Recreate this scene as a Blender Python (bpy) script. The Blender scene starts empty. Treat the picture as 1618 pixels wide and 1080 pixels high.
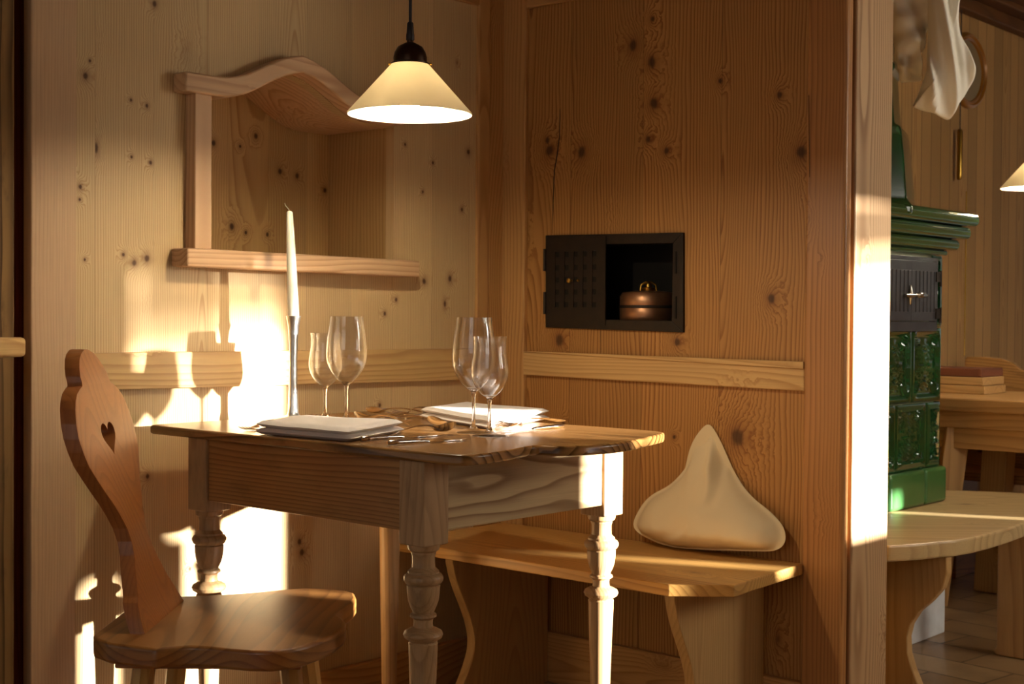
import bpy, bmesh, math, random
from mathutils import Vector, Matrix, noise
random.seed(7)
SC = bpy.context.scene
COL = SC.collection
R = math.radians

# ------------------------------------------------------------------ camera
HC = 1.02; F = 2200.0
PITCH = math.atan(40/2200.0); ROLL = R(0.4)
fw = Vector((0, math.cos(PITCH), -math.sin(PITCH)))
r0 = Vector((1, 0, 0)); u0 = Vector((0, math.sin(PITCH), math.cos(PITCH)))
rt = r0*math.cos(ROLL) + u0*math.sin(ROLL)
up = -r0*math.sin(ROLL) + u0*math.cos(ROLL)
CAM = Vector((0, 0, HC))
cd = bpy.data.cameras.new('camera'); cam = bpy.data.objects.new('camera', cd); COL.objects.link(cam)
cam.matrix_world = Matrix(((rt.x, up.x, -fw.x, CAM.x), (rt.y, up.y, -fw.y, CAM.y), (rt.z, up.z, -fw.z, CAM.z), (0, 0, 0, 1)))
cd.sensor_width = 36; cd.lens = 36*F/1618.0; cd.clip_start = .05
cd.dof.use_dof = True; cd.dof.focus_distance = 2.75; cd.dof.aperture_fstop = 9
SC.camera = cam

def ray(px, py): return fw + rt*((px-809)/F) - up*((py-540)/F)
def onz(px, py, z):                      # point of a level surface seen at a pixel of the photograph
    d = ray(px, py); k = (z-HC)/d.z
    return CAM + d*k
def ondepth(px, py, Y):
    d = ray(px, py); return CAM + d*(Y/d.y)

# ------------------------------------------------------------------ walls' frames
AR = R(48.6)
W = Vector((math.sin(AR), -math.cos(AR), 0))       # along the right wall, away from the corner
M = Vector((math.cos(AR), math.sin(AR), 0))        # into the wall's thickness, and along the left wall to the corner
ZT, ZB = .78, .43
Cpt = onz(1276, 888, ZB)
class Wall:
    def __init__(s, O, a, n): s.O, s.a, s.n = O, a, n
    def p(s, t, z, h=0): v = s.O + s.a*t + s.n*h; return Vector((v.x, v.y, z))
    def hit(s, px, py, h=0):
        d = ray(px, py); o = s.O + s.n*h
        k = (o-CAM).dot(s.n)/d.dot(s.n); P = CAM + d*k
        return ((P-s.O).dot(s.a), P.z)
_w = Wall(Vector((Cpt.x, Cpt.y, 0)), W, -M)
t0, _ = _w.hit(796, 500)
CORNER = _w.p(t0, 0)
WR = Wall(CORNER, W, -M)                           # right wall: t grows to the right, h into the room
WL = Wall(CORNER, -M, W)                           # left wall: t grows to the left

# ------------------------------------------------------------------ mesh builder
class MB:
    def __init__(s): s.v = []; s.f = []; s.w = []; s.off()
    def off(s): s.o = Vector((random.uniform(-5, 5), random.uniform(-5, 5), random.uniform(-5, 5))); return s
    def add(s, vs, fs, ws):
        b = len(s.v); s.v += [tuple(x) for x in vs]; s.f += [tuple(i+b for i in f) for f in fs]
        s.w += [tuple(Vector(x)+s.o) for x in ws]
    def prism(s, poly, h0, h1, fr=None, grain=1):
        """poly of (a,b); extruded along c from h0 to h1; fr maps (a,b,c) to space; grain 0,1,2 picks the fibre axis"""
        n = len(poly)
        L = [(a, b, h0) for a, b in poly] + [(a, b, h1) for a, b in poly]
        fs = [tuple(range(n))[::-1], tuple(range(n, 2*n))] + [(i, (i+1) % n, n+(i+1) % n, n+i) for i in range(n)]
        s.add([fr(*q) if fr else Vector(q) for q in L], fs, [s.perm(q, grain) for q in L])
        return s
    @staticmethod
    def perm(q, g):
        if g == 0: return (q[1], q[0], q[2])
        if g == 2: return (q[0], q[2], q[1])
        return tuple(q)
    def box(s, x0, x1, y0, y1, z0, z1, fr=None, grain=1):
        return s.prism([(x0, y0), (x1, y0), (x1, y1), (x0, y1)], z0, z1, fr, grain)
    def lathe(s, prof, c=(0, 0, 0), seg=24, ax=2):
        n = len(prof); vs = []; c = Vector(c)
        for r, z in prof:
            for k in range(seg):
                a = 2*math.pi*k/seg; q = (r*math.cos(a), r*math.sin(a), z)
                if ax == 1: q = (q[0], z, q[1])
                if ax == 0: q = (z, q[0], q[1])
                vs.append(Vector(q)+c)
        fs = [(i*seg+k, i*seg+(k+1) % seg, (i+1)*seg+(k+1) % seg, (i+1)*seg+k) for i in range(n-1) for k in range(seg)]
        loop = prof[0] == prof[-1]
        if loop: pass
        elif prof[0][0] > 1e-5: fs.append(tuple(range(seg))[::-1])
        if prof[-1][0] > 1e-5 and not loop: fs.append(tuple((n-1)*seg+k for k in range(seg)))
        s.add(vs, fs, [(v[0], v[2], v[1]) if ax == 2 else tuple(v) for v in vs]); return s
    def tube(s, pts, rad, seg=10, flat=1.0):
        pts = [Vector(p) for p in pts]; n = len(pts); vs = []
        if not hasattr(rad, '__len__'): rad = [rad]*n
        ref = Vector((0, 0, 1))
        for i, p in enumerate(pts):
            d = (pts[min(i+1, n-1)]-pts[max(i-1, 0)]).normalized()
            if abs(d.dot(ref)) > .95: ref = Vector((0, 1, 0)) if abs(d.y) < .9 else Vector((1, 0, 0))
            a = d.cross(ref).normalized(); b = a.cross(d).normalized()
            if i and a.dot(pa) < 0: a = -a; b = -b
            pa = a
            for k in range(seg):
                t = 2*math.pi*k/seg; vs.append(p + a*math.cos(t)*rad[i] + b*math.sin(t)*rad[i]*flat)
        fs = [(i*seg+k, i*seg+(k+1) % seg, (i+1)*seg+(k+1) % seg, (i+1)*seg+k) for i in range(n-1) for k in range(seg)]
        fs += [tuple(range(seg))[::-1], tuple((n-1)*seg+k for k in range(seg))]
        s.add(vs, fs, [(v.x, v.z, v.y) for v in vs]); return s
    def grid(s, fn, nu, nv, grain=1, closeu=False):
        vs = []; ws = []
        for i in range(nu+1):
            for j in range(nv+1):
                p = fn(i/nu, j/nv); vs.append(p); ws.append(s.perm(p, grain))
        fs = [(i*(nv+1)+j, (i+1)*(nv+1)+j, (i+1)*(nv+1)+j+1, i*(nv+1)+j+1) for i in range(nu) for j in range(nv)]
        s.add(vs, fs, ws); return s
    def build(s, name, mat, parent=None, smooth=None, bevel=0, seg=2, merge=False, solid=0, sub=0):
        me = bpy.data.meshes.new(name); me.from_pydata(s.v, [], s.f)
        at = me.attributes.new('wc', 'FLOAT_VECTOR', 'POINT')
        at.data.foreach_set('vector', [c for w in s.w for c in w])
        bm = bmesh.new(); bm.from_mesh(me)
        if merge: bmesh.ops.remove_doubles(bm, verts=bm.verts, dist=1e-5)
        bmesh.ops.recalc_face_normals(bm, faces=bm.faces); bm.to_mesh(me); bm.free()
        if smooth is not None:
            for p in me.polygons: p.use_smooth = True
            me.set_sharp_from_angle(angle=R(smooth))
        me.materials.append(mat)
        o = bpy.data.objects.new(name, me); COL.objects.link(o)
        if solid: m = o.modifiers.new('so', 'SOLIDIFY'); m.thickness = solid; m.offset = 0
        if bevel:
            m = o.modifiers.new('be', 'BEVEL'); m.width = bevel; m.segments = seg; m.limit_method = 'ANGLE'; m.angle_limit = R(35)
            m.harden_normals = False
        if sub: m = o.modifiers.new('su', 'SUBSURF'); m.levels = sub; m.render_levels = sub
        if parent: o.parent = parent
        return o

def empty(name, loc=(0, 0, 0), rz=0):
    o = bpy.data.objects.new(name, None); COL.objects.link(o); o.location = loc; o.rotation_euler = (0, 0, rz)
    o.empty_display_size = .05; return o
def tag(o, label=None, cat=None, group=None, kind=None):
    if label: o['label'] = label
    if cat: o['category'] = cat
    if group: o['group'] = group
    if kind: o['kind'] = kind
    return o
def structure(o): o['kind'] = 'structure'; return o
def copy_tree(o, parent=None):
    c = o.copy(); COL.objects.link(c); c.parent = parent
    for ch in [x for x in COL.objects if x.parent == o]: copy_tree(ch, c)
    return c

# ------------------------------------------------------------------ materials
def lin(h):
    c = [int(h[i:i+2], 16)/255 for i in (0, 2, 4)]
    return tuple(x/12.92 if x <= .04045 else ((x+.055)/1.055)**2.4 for x in c) + (1,)
class NT:
    def __init__(s, name):
        s.m = bpy.data.materials.new(name); s.m.use_nodes = True; s.t = s.m.node_tree; s.t.nodes.clear()
        s.out = s.n('ShaderNodeOutputMaterial'); s.b = s.n('ShaderNodeBsdfPrincipled')
        s.l(s.b.outputs[0], s.out.inputs[0])
    def n(s, ty, **k):
        x = s.t.nodes.new(ty)
        for a, b in k.items(): setattr(x, a, b)
        return x
    def l(s, a, b): s.t.links.new(a, b)
    def put(s, sock, v):
        if hasattr(v, 'links') or isinstance(v, bpy.types.NodeSocket): s.l(v, sock)
        else: sock.default_value = v
    def math(s, op, a, b=None, c=None, clamp=False):
        x = s.n('ShaderNodeMath', operation=op); x.use_clamp = clamp
        for i, v in enumerate((a, b, c)):
            if v is not None: s.put(x.inputs[i], v)
        return x.outputs[0]
    def vec(s, op, a, b=None, c=None):
        x = s.n('ShaderNodeVectorMath', operation=op)
        for i, v in enumerate((a, b, c)):
            if v is not None: s.put(x.inputs[i], v)
        return x.outputs['Value'] if op in ('LENGTH', 'DISTANCE', 'DOT_PRODUCT') else x.outputs[0]
    def noise(s, v, scale, detail=2, rough=.5):
        x = s.n('ShaderNodeTexNoise'); s.put(x.inputs['Vector'], v); x.inputs['Scale'].default_value = scale
        x.inputs['Detail'].default_value = detail; x.inputs['Roughness'].default_value = rough
        return x.outputs[0]
    def mix(s, f, a, b, bl='MIX'):
        x = s.n('ShaderNodeMix', data_type='RGBA', blend_type=bl)
        s.put(x.inputs[0], f); s.put(x.inputs[6], a); s.put(x.inputs[7], b); return x.outputs[2]
    def comb(s, x, y, z):
        c = s.n('ShaderNodeCombineXYZ')
        for i, v in enumerate((x, y, z)): s.put(c.inputs[i], v)
        return c.outputs[0]
    def sep(s, v):
        c = s.n('ShaderNodeSeparateXYZ'); s.put(c.inputs[0], v); return c.outputs
    def ramp(s, v, a, b, lo=0., hi=1.):
        x = s.n('ShaderNodeMapRange'); x.interpolation_type = 'SMOOTHSTEP'
        s.put(x.inputs[0], v)
        for i, q in zip((1, 2, 3, 4), (a, b, lo, hi)): x.inputs[i].default_value = q
        return x.outputs[0]
    def bump(s, h, st, dist=.001):
        x = s.n('ShaderNodeBump'); x.inputs['Strength'].default_value = st; x.inputs['Distance'].default_value = dist
        s.put(x.inputs['Height'], h); s.l(x.outputs[0], s.b.inputs['Normal'])

def wood(name, light, dark, S=190, line=.55, tint=.10, knots=None, auto=.55, plank=0, rough=.5, spec=.35, coat=0, red=None,
         flat=.05, warp=.012, knotc='3a1d0c', wear=0, bump=.25, ks=1.0, joint=.0016, jd=.3, shift=1.8, ksoft=.92):
    light = ''.join('%02x' % min(255, int(int(light[i:i+2], 16)*k)) for i, k in ((0, .985), (2, 1.022), (4, 1.06)))
    dark = ''.join('%02x' % min(255, int(int(dark[i:i+2], 16)*k)) for i, k in ((0, .985), (2, 1.022), (4, 1.06)))
    t = NT(name)
    at = t.n('ShaderNodeAttribute', attribute_name='wc').outputs['Vector']
    x, y, z = t.sep(at)
    if plank:
        jn = t.math('MULTIPLY', x, 1/plank)
        idx = t.math('FLOOR', jn); fr = t.math('SUBTRACT', jn, idx)
        wn = t.n('ShaderNodeTexWhiteNoise', noise_dimensions='1D'); t.l(idx, wn.inputs['W'])
        rnd = wn.outputs['Value']; xl = t.math('MULTIPLY', t.math('SUBTRACT', fr, .5), plank)
        rc = t.math('MULTIPLY', t.math('SUBTRACT', rnd, .5), plank*shift)
        xs = t.math('ADD', xl, rc)
        yo = t.math('MULTIPLY_ADD', rnd, 17.0, y)
        edge = t.math('MULTIPLY', t.math('MINIMUM', fr, t.math('SUBTRACT', 1.0, fr)), plank)
    else:
        rnd = .5; xs = x; yo = y
        # without planks fold the across-axis into wide boards around a wandering pith
        xs = t.math('MULTIPLY', t.math('SINE', t.math('MULTIPLY', x, 9.0)), .11)
    base = t.comb(xs, yo, z)
    n1 = t.noise(t.vec('MULTIPLY', base, (7., 1.1, 7.)), 1, 3)
    n2 = t.noise(t.vec('MULTIPLY', base, (2.0, .55, 2.0)), 1, 2)
    fine = t.noise(t.vec('MULTIPLY', base, (420., 9., 420.)), 1, 2)
    blot = t.noise(t.vec('MULTIPLY', base, (5., 1.6, 5.)), 1.7, 3)
    xw = t.math('MULTIPLY_ADD', t.math('SUBTRACT', n1, .5), warp*2, xs)
    zf_ = z if plank else t.math('MULTIPLY', t.math('SINE', t.math('MULTIPLY_ADD', z, 7.5, 1.0)), .12)
    hh = t.math('MULTIPLY_ADD', t.math('SUBTRACT', n2, .5), flat*3.2, t.math('ADD', zf_, flat*.35))
    rr = t.math('SQRT', t.math('ADD', t.math('MULTIPLY', xw, xw), t.math('MULTIPLY', hh, hh)))
    # knots
    kd = None
    if knots:
        for kx, ky, kr in knots:
            v = t.vec('MULTIPLY_ADD', t.vec('MULTIPLY', at, (1, 1, 0)), (1.6/kr, 1.3/kr, 0), (-kx*1.6/kr, -ky*1.3/kr, 0))
            d = t.vec('LENGTH', v); kd = d if kd is None else t.math('MINIMUM', kd, d)
    if auto:
        vo = t.n('ShaderNodeTexVoronoi'); vo.voronoi_dimensions = '3D'
        t.put(vo.inputs['Vector'], t.vec('MULTIPLY', t.comb(x, yo, 0.), (5.5/ks, 2.6/ks, 0)))
        vo.inputs['Scale'].default_value = 1
        sc = t.sep(vo.outputs['Color'])
        d = t.math('MULTIPLY', vo.outputs['Distance'], ks/3.4)
        sz = t.math('MULTIPLY_ADD', sc[1], .011, .0045)
        d = t.math('DIVIDE', d, sz)
        d = t.math('ADD', d, t.math('MULTIPLY', t.math('GREATER_THAN', sc[0], auto), 60.))
        kd = d if kd is None else t.math('MINIMUM', kd, d)
    ring = t.math('MULTIPLY', rr, S)
    if kd is not None:
        wob = t.noise(t.vec('MULTIPLY', at, (60., 60., 60.)), 1, 2)
        kd = t.math('MULTIPLY', kd, t.math('MULTIPLY_ADD', wob, .7, .65))
        bend = t.math('EXPONENT', t.math('MULTIPLY', t.math('MULTIPLY', kd, kd), -.10))
        ring = t.math('ADD', ring, t.math('MULTIPLY', bend, 4.0))
    fr2 = t.math('FRACT', ring)
    ln = t.math('MULTIPLY', t.math('POWER', fr2, 3.0), t.math('SUBTRACT', 1.0, t.math('POWER', fr2, 14.0)))
    ln = t.math('MULTIPLY', ln, t.math('MULTIPLY_ADD', blot, 1.3, .25))
    c = t.mix(t.math('MULTIPLY', ln, line*1.5, clamp=True), lin(light), lin(dark))
    if red: c = t.mix(t.ramp(blot, .45, .75, 0, .55), c, lin(red))
    v = t.math('MULTIPLY_ADD', t.math('SUBTRACT', fine, .5), .28, 1.0)
    v = t.math('MULTIPLY', v, t.math('MULTIPLY_ADD', t.math('SUBTRACT', blot, .5), tint*2.2, 1.0))
    if plank:
        v = t.math('MULTIPLY', v, t.math('MULTIPLY_ADD', t.math('SUBTRACT', rnd, .5), tint*2, 1.0))
        v = t.math('MULTIPLY', v, t.ramp(edge, joint*.35, joint, jd, 1.))
    hs = t.n('ShaderNodeHueSaturation'); t.put(hs.inputs['Value'], v); t.l(c, hs.inputs['Color']); c = hs.outputs[0]
    if wear:
        wn_ = t.noise(t.vec('MULTIPLY', at, (16., 5., 16.)), 1, 5, .65)
        c = t.mix(t.ramp(wn_, .52, .75, 0, wear), c, lin('2a1c10'))
    if kd is not None:
        halo = t.math('MULTIPLY', t.math('EXPONENT', t.math('MULTIPLY', t.math('MULTIPLY', kd, kd), -.28)), .6)
        c = t.mix(halo, c, lin('6e3f1c'))
        c = t.mix(t.ramp(kd, .45, 1.25, ksoft, 0.), c, lin(knotc))
    t.l(c, t.b.inputs['Base Color'])
    t.b.inputs['Roughness'].default_value = rough
    t.b.inputs['Specular IOR Level'].default_value = spec
    if coat: t.b.inputs['Coat Weight'].default_value = coat; t.b.inputs['Coat Roughness'].default_value = .18
    t.bump(t.math('ADD', t.math('MULTIPLY', ln, -1.0), t.math('MULTIPLY', fine, .6)), bump, .0006)
    return t.m

def plain(name, col, rough=.5, metal=0, spec=.5, var=0, vs=20, coat=0, col2=None, bump=0, bs=60, bd=.001):
    t = NT(name)
    t.b.inputs['Base Color'].default_value = lin(col); t.b.inputs['Roughness'].default_value = rough
    t.b.inputs['Metallic'].default_value = metal; t.b.inputs['Specular IOR Level'].default_value = spec
    at = t.n('ShaderNodeTexCoord').outputs['Object']
    if var: t.l(t.mix(t.ramp(t.noise(at, vs, 4), .3, .7, 0, var), lin(col), lin(col2 or '000000')), t.b.inputs['Base Color'])
    if coat: t.b.inputs['Coat Weight'].default_value = coat; t.b.inputs['Coat Roughness'].default_value = .05
    if bump: t.bump(t.noise(at, bs, 3), bump, bd)
    return t.m
# ------------------------------------------------------------------ materials in use
def kn(wall, lst, h=0, horiz=False):
    out = []
    for px, py, rp in lst:
        rp *= (1.5 if wall is WR else 1.1)
        t, z = wall.hit(px, py, h); D = (wall.p(t, z, h)-CAM).y
        r = rp*D/F
        out.append((z, t, r) if horiz else (t, z, r))
    return out
KL = [(135,120,7),(244,6,6),(85,116,3),(142,96,3),(207,158,3),(232,167,4),(208,248,3),(238,257,4),(127,295,5),(113,275,4),(126,315,3),
      (195,402,4),(212,415,6),(232,408,7),(134,410,3),(640,228,3),(684,257,3),(740,240,5),(668,303,3),(730,331,4),
      (711,440,6),(670,444,6),(626,473,4),(608,495,4),(743,524,4),(473,855,6),(477,872,7),(233,752,5),(300,898,4),(600,640,4)]
KN = [(345,225,6),(412,214,5),(387,230,3),(464,193,5),(482,187,4),(450,270,6),(477,277,5),(374,357,7),(396,367,4),(430,370,4),(521,300,5)]
KR = [(865,222,5),(868,238,8),(919,240,8),(1000,72,8),(1030,98,8),(1033,163,8),(1024,220,5),(1053,238,5),(1031,30,4),(1138,128,4),
      (1266,240,9),(1232,150,5),(884,537,9),(1165,690,13),(1219,472,7),(1070,540,6),(948,706,3),(1100,712,3),(1065,690,3),(890,670,4)]
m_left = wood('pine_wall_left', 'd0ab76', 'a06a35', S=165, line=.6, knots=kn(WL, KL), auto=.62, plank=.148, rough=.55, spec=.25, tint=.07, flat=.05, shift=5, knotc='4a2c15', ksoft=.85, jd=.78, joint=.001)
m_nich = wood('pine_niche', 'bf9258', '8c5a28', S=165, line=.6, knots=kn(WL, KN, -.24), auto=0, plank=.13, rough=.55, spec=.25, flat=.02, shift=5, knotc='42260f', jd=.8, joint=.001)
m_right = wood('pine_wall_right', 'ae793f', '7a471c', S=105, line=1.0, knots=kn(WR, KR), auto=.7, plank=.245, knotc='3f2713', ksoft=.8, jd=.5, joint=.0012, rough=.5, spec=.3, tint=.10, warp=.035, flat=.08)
m_stile = wood('pine_stile', 'c08c52', '8a5424', S=170, line=.6, auto=.6, rough=.5, spec=.3, ks=.8)
m_stileL = wood('pine_stile_pale', 'cba074', 'a77745', S=170, line=.3, auto=0, rough=.55, spec=.25)
m_rail = wood('pine_rail', 'cd9f63', '9a6530', S=150, line=.6, auto=.75, rough=.5, spec=.3, ks=.8)
m_frame = wood('pine_niche_frame', 'd4a576', 'a06a3c', S=150, line=.6, auto=.35, rough=.5, spec=.3, ks=.7)
m_post = wood('old_post', 'b5793f', '74401a', S=150, line=.7, auto=.6, rough=.42, spec=.4, ks=1.0)
m_post2 = wood('post_end', 'c3986a', '8a5c32', S=150, line=.9, auto=.4, ks=.9, rough=.5, spec=.35)
m_dark = wood('weathered_dark', '8f683c', '3a2411', S=110, line=.9, auto=.6, rough=.75, spec=.2, wear=.6)
m_red = wood('dark_redbrown', '6b3417', '3a1a0b', S=150, line=.5, auto=0, rough=.7, spec=.2)
m_table = wood('table_old_pine', 'b07b42', '63391a', S=150, line=.75, auto=.35, rough=.42, spec=.4, wear=.35, red='8f5a2c', ks=1.3)
m_apr_lit = wood('table_apron_lit', 'c6a474', '7d552c', S=120, line=1.0, auto=.35, rough=.5, spec=.3, ks=1.1, warp=.03)  # right apron: light falling on that side is put into the paler tone
m_ttop = wood('table_top_oiled', 'a5713c', '54300f', S=100, line=1.0, auto=.6, rough=.26, spec=.5, wear=.5, ks=1.2)
m_leg = wood('table_leg', 'b58a5c', '744a26', S=170, line=.4, auto=0, rough=.45, spec=.4, wear=.4)
m_bench = wood('bench_pine', 'c4904c', '8d5a24', S=120, line=.6, auto=.7, rough=.38, spec=.4, ks=1.1)
m_benchs = wood('bench_support', 'bd9159', '8c5e2e', S=150, line=.45, auto=.7, rough=.5, spec=.3)
m_chair = wood('chair_larch', 'a8642f', '6b3714', S=150, line=.4, auto=0, rough=.45, spec=.5, red='9a5526')
m_seat = wood('chair_seat', '9d6530', '5c3213', S=110, line=.75, auto=0, rough=.36, spec=.5, wear=.3, red='97501f')
m_adj = wood('plank_wall', 'b98a52', '7c4d22', S=120, line=.6, auto=.25, plank=.088, rough=.6, spec=.2, tint=.16, knotc='3e210e', joint=.003, jd=.35, ks=.9)
m_adjf = wood('adjacent_furniture', 'c59257', '8a5828', S=90, line=.6, auto=.8, rough=.4, spec=.4, ks=1.5)
m_sbench = wood('stove_bench_wood', 'c2a06c', '8c6738', S=110, line=.55, auto=.9, rough=.4, spec=.4)
m_ceil = wood('ceiling_wood', '6d4018', '3c200c', S=90, line=.5, auto=0, plank=.16, rough=.6)

def floor_mat():
    t = NT('floor_tiles'); co = t.n('ShaderNodeTexCoord').outputs['Object']
    mp = t.n('ShaderNodeMapping'); mp.inputs['Rotation'].default_value[2] = AR; t.l(co, mp.inputs[0])
    b = t.n('ShaderNodeTexBrick'); t.l(mp.outputs[0], b.inputs['Vector']); b.offset = .5
    b.inputs['Scale'].default_value = 1; b.inputs['Brick Width'].default_value = .34; b.inputs['Row Height'].default_value = .17
    b.inputs['Mortar Size'].default_value = .004; b.inputs['Color1'].default_value = lin('a98a60'); b.inputs['Color2'].default_value = lin('8a6a44')
    b.inputs['Mortar'].default_value = lin('4a3824')
    nz = t.noise(co, 7, 5); c = t.mix(t.ramp(nz, .35, .7, 0, .5), b.outputs[0], lin('6f5638'))
    t.l(c, t.b.inputs['Base Color']); t.b.inputs['Roughness'].default_value = .35
    return t.m
m_floor = floor_mat()

# ------------------------------------------------------------------ the shell
ZC = 2.34
b = MB(); b.box(-4, 6, -1.5, 9, -.04, 0); structure(b.build('floor', m_floor))
b = MB(); b.box(-4, 6, -1.5, 9, ZC+.02, ZC+.06); structure(b.build('ceiling', m_ceil))

frL = lambda t, z, h: WL.p(t, z, h)
frR = lambda t, z, h: WR.p(t, z, h)
def tl(px, h=0, py=500): return WL.hit(px, py, h)[0]
def tr(px, h=0, py=500): return WR.hit(px, py, h)[0]
# left wall: panel of vertical boards with the niche cut in it
HSL = .064
sill = [WL.hit(296.4, 391.1, HSL), WL.hit(663.9, 411.9, HSL), WL.hit(663.9, 437.5, HSL), WL.hit(296.4, 420.3, HSL)]
kslope = (sill[1][1]-sill[0][1])/(sill[1][0]-sill[0][0])
HA = .05
topL = [(294,112),(318,116),(340,119.5),(358,121.5),(374,120.5),(390,117),(405,111),(420,104),(436,97),(452,91.5),(466,88.5),(480,87.5)]
botL = [(294,143),(318,147),(340,151),(358,153),(374,152),(390,148),(405,142),(420,134),(436,126),(452,119.5),(466,116),(480,115)]
def mirror(lst):
    P = [WL.hit(x, y, HA) for x, y in lst]
    tc, zc = P[-1]
    fix = [(t, z) for t, z in P]
    Q = [(2*tc-t, z + kslope*2*(tc-t)) for t, z in P[:-1]][::-1]
    return fix + Q
topA, botA = mirror(topL), mirror(botL)
tNL = tl(320); tNR = tl(621); zNB = WL.hit(621, 409, HSL)[1]-.004; zNB2 = WL.hit(335, 393, HSL)[1]-.004
archcut = [p for p in botA if tNR < p[0] < tNL]
def zat(lst, t):
    L = sorted(lst)
    for (a, za), (c, zc) in zip(L, L[1:]):
        if a <= t <= c: return za+(zc-za)*(t-a)/(c-a)
    return L[0][1] if t < L[0][0] else L[-1][1]
cut = [(tNL, zat(botA, tNL))] + archcut + [(tNR, zat(botA, tNR))]        # from left to right (t falling)
tEnd = tl(48); tS = tl(120); tP = tl(750)
b = MB(); b.o = Vector((0, 0, 0))
TH = .03
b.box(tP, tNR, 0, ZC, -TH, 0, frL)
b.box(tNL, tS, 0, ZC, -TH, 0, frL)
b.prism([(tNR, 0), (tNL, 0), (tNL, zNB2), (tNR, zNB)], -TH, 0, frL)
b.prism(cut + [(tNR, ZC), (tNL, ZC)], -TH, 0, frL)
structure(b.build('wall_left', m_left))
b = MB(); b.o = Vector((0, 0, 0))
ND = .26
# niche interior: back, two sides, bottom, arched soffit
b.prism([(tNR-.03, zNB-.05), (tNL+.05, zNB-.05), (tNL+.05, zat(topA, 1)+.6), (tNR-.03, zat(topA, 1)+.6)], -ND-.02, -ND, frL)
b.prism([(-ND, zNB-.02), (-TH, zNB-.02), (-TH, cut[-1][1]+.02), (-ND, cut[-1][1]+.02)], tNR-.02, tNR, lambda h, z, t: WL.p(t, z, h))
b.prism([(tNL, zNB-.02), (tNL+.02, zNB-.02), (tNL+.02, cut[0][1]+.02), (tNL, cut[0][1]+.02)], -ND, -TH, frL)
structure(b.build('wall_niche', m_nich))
b = MB(); b.prism([(tNR, zNB-.02), (tNL, zNB2-.02), (tNL, zNB2), (tNR, zNB)], -ND, -TH, frL, grain=0)
b.prism(cut + [(t, z+.015) for t, z in cut[::-1]], -ND, -TH, frL, grain=0)
structure(b.build('trim_niche', m_frame, smooth=40))
# stiles and rails on the left wall
b = MB(); b.box(tS, tEnd, 0, ZC, -TH, .003, frL); structure(b.build('trim_1', m_stileL, bevel=.003))
b = MB(); b.box(tl(768), tP, 0, ZC, -TH, .012, frL); structure(b.build('trim_2', m_stile, bevel=.004))
b = MB(); b.box(0, tl(768), 0, ZC, -TH, .006, frL); structure(b.build('trim_3', m_stile, bevel=.003))
zr = [WL.hit(125, 557.5, .014), WL.hit(749, 550, .014), WL.hit(749, 600, .014), WL.hit(125, 617, .014)]
zr[0] = (tS+.0, zr[0][1]); zr[3] = (tS+.0, zr[3][1])
b = MB(); b.prism(zr, 0, .016, frL, grain=0); structure(b.build('trim_4', m_rail, bevel=.002))
zt = WL.hit(748, 7, .01)[1]
b = MB(); b.box(tP, tS, zt, zt+.12, 0, .012, frL, grain=0); structure(b.build('trim_5', m_stile, bevel=.003))
zb = .12
b = MB(); b.box(0, tS, 0, zb, 0, .02, frL, grain=0); structure(b.build('baseboard_left', m_stile, bevel=.003))
# dark door case at the far left
b = MB(); b.box(tEnd-.4, tEnd+.6, 0, ZC, -.10, -.035, frL); structure(b.build('trim_6', m_red))
b = MB(); b.box(tl(24, .03), tl(24, .03)+.5, 0, ZC, -.06, .03, frL); structure(b.build('door_1', m_dark, bevel=.006))

# right wall
tQ = tr(833); tE0 = tr(1277); tA = tr(1334, .02)
hole = [WR.hit(876, 384), WR.hit(1067, 380), WR.hit(1067, 512), WR.hit(876, 508)]
hx0, hx1 = hole[0][0], hole[1][0]; hz0, hz1 = hole[3][1]-.002, hole[0][1]+.0
b = MB(); b.o = Vector((0, 0, 0))
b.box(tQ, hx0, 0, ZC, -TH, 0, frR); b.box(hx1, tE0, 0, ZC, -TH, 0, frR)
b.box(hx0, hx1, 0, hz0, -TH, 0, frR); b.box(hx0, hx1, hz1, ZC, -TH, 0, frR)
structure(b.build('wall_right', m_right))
b = MB(); b.o = Vector((.7, 0, 0)); b.box(-.02, tA-.04, 0, ZC, -.20, -.19, frR)
structure(b.build('wall_partition', m_adj))
b = MB(); b.box(0, tQ, 0, ZC, -TH, .014, frR); structure(b.build('trim_7', m_stile, bevel=.004))
q = [WR.hit(833, 555, .014), WR.hit(1277, 571.5, .014), WR.hit(1277, 618, .014), WR.hit(833, 592, .014)]
q = [(tQ, q[0][1]), (tE0, q[1][1]), (tE0, q[2][1]), (tQ, q[3][1])]
b = MB(); b.prism(q, 0, .016, frR, grain=0); structure(b.build('trim_8', m_rail, bevel=.003))
q2 = [WR.hit(833, 549, .01), WR.hit(1277, 571, .01)]
b = MB(); b.prism([(tQ, q[0][1]-.001), (tE0, q[1][1]-.017), (tE0, q[1][1]+.0), (tQ, q[0][1]+.001)], .016, .021, frR, grain=0)
structure(b.build('trim_9', m_rail, bevel=.002))
zt2 = WR.hit(835, 15, 0)[1]
b = MB(); b.box(tQ, tE0, zt2, zt2+.11, 0, .014, frR, grain=0); structure(b.build('trim_10', m_stile, bevel=.004))
b = MB(); b.box(0, tE0, 0, .14, 0, .02, frR, grain=0); structure(b.build('baseboard_right', m_stile, bevel=.003))
b = MB(); b.box(tE0, tA, 0, ZC, -.012, .02, frR); structure(b.build('trim_11', m_post, bevel=.007, seg=3))
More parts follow.
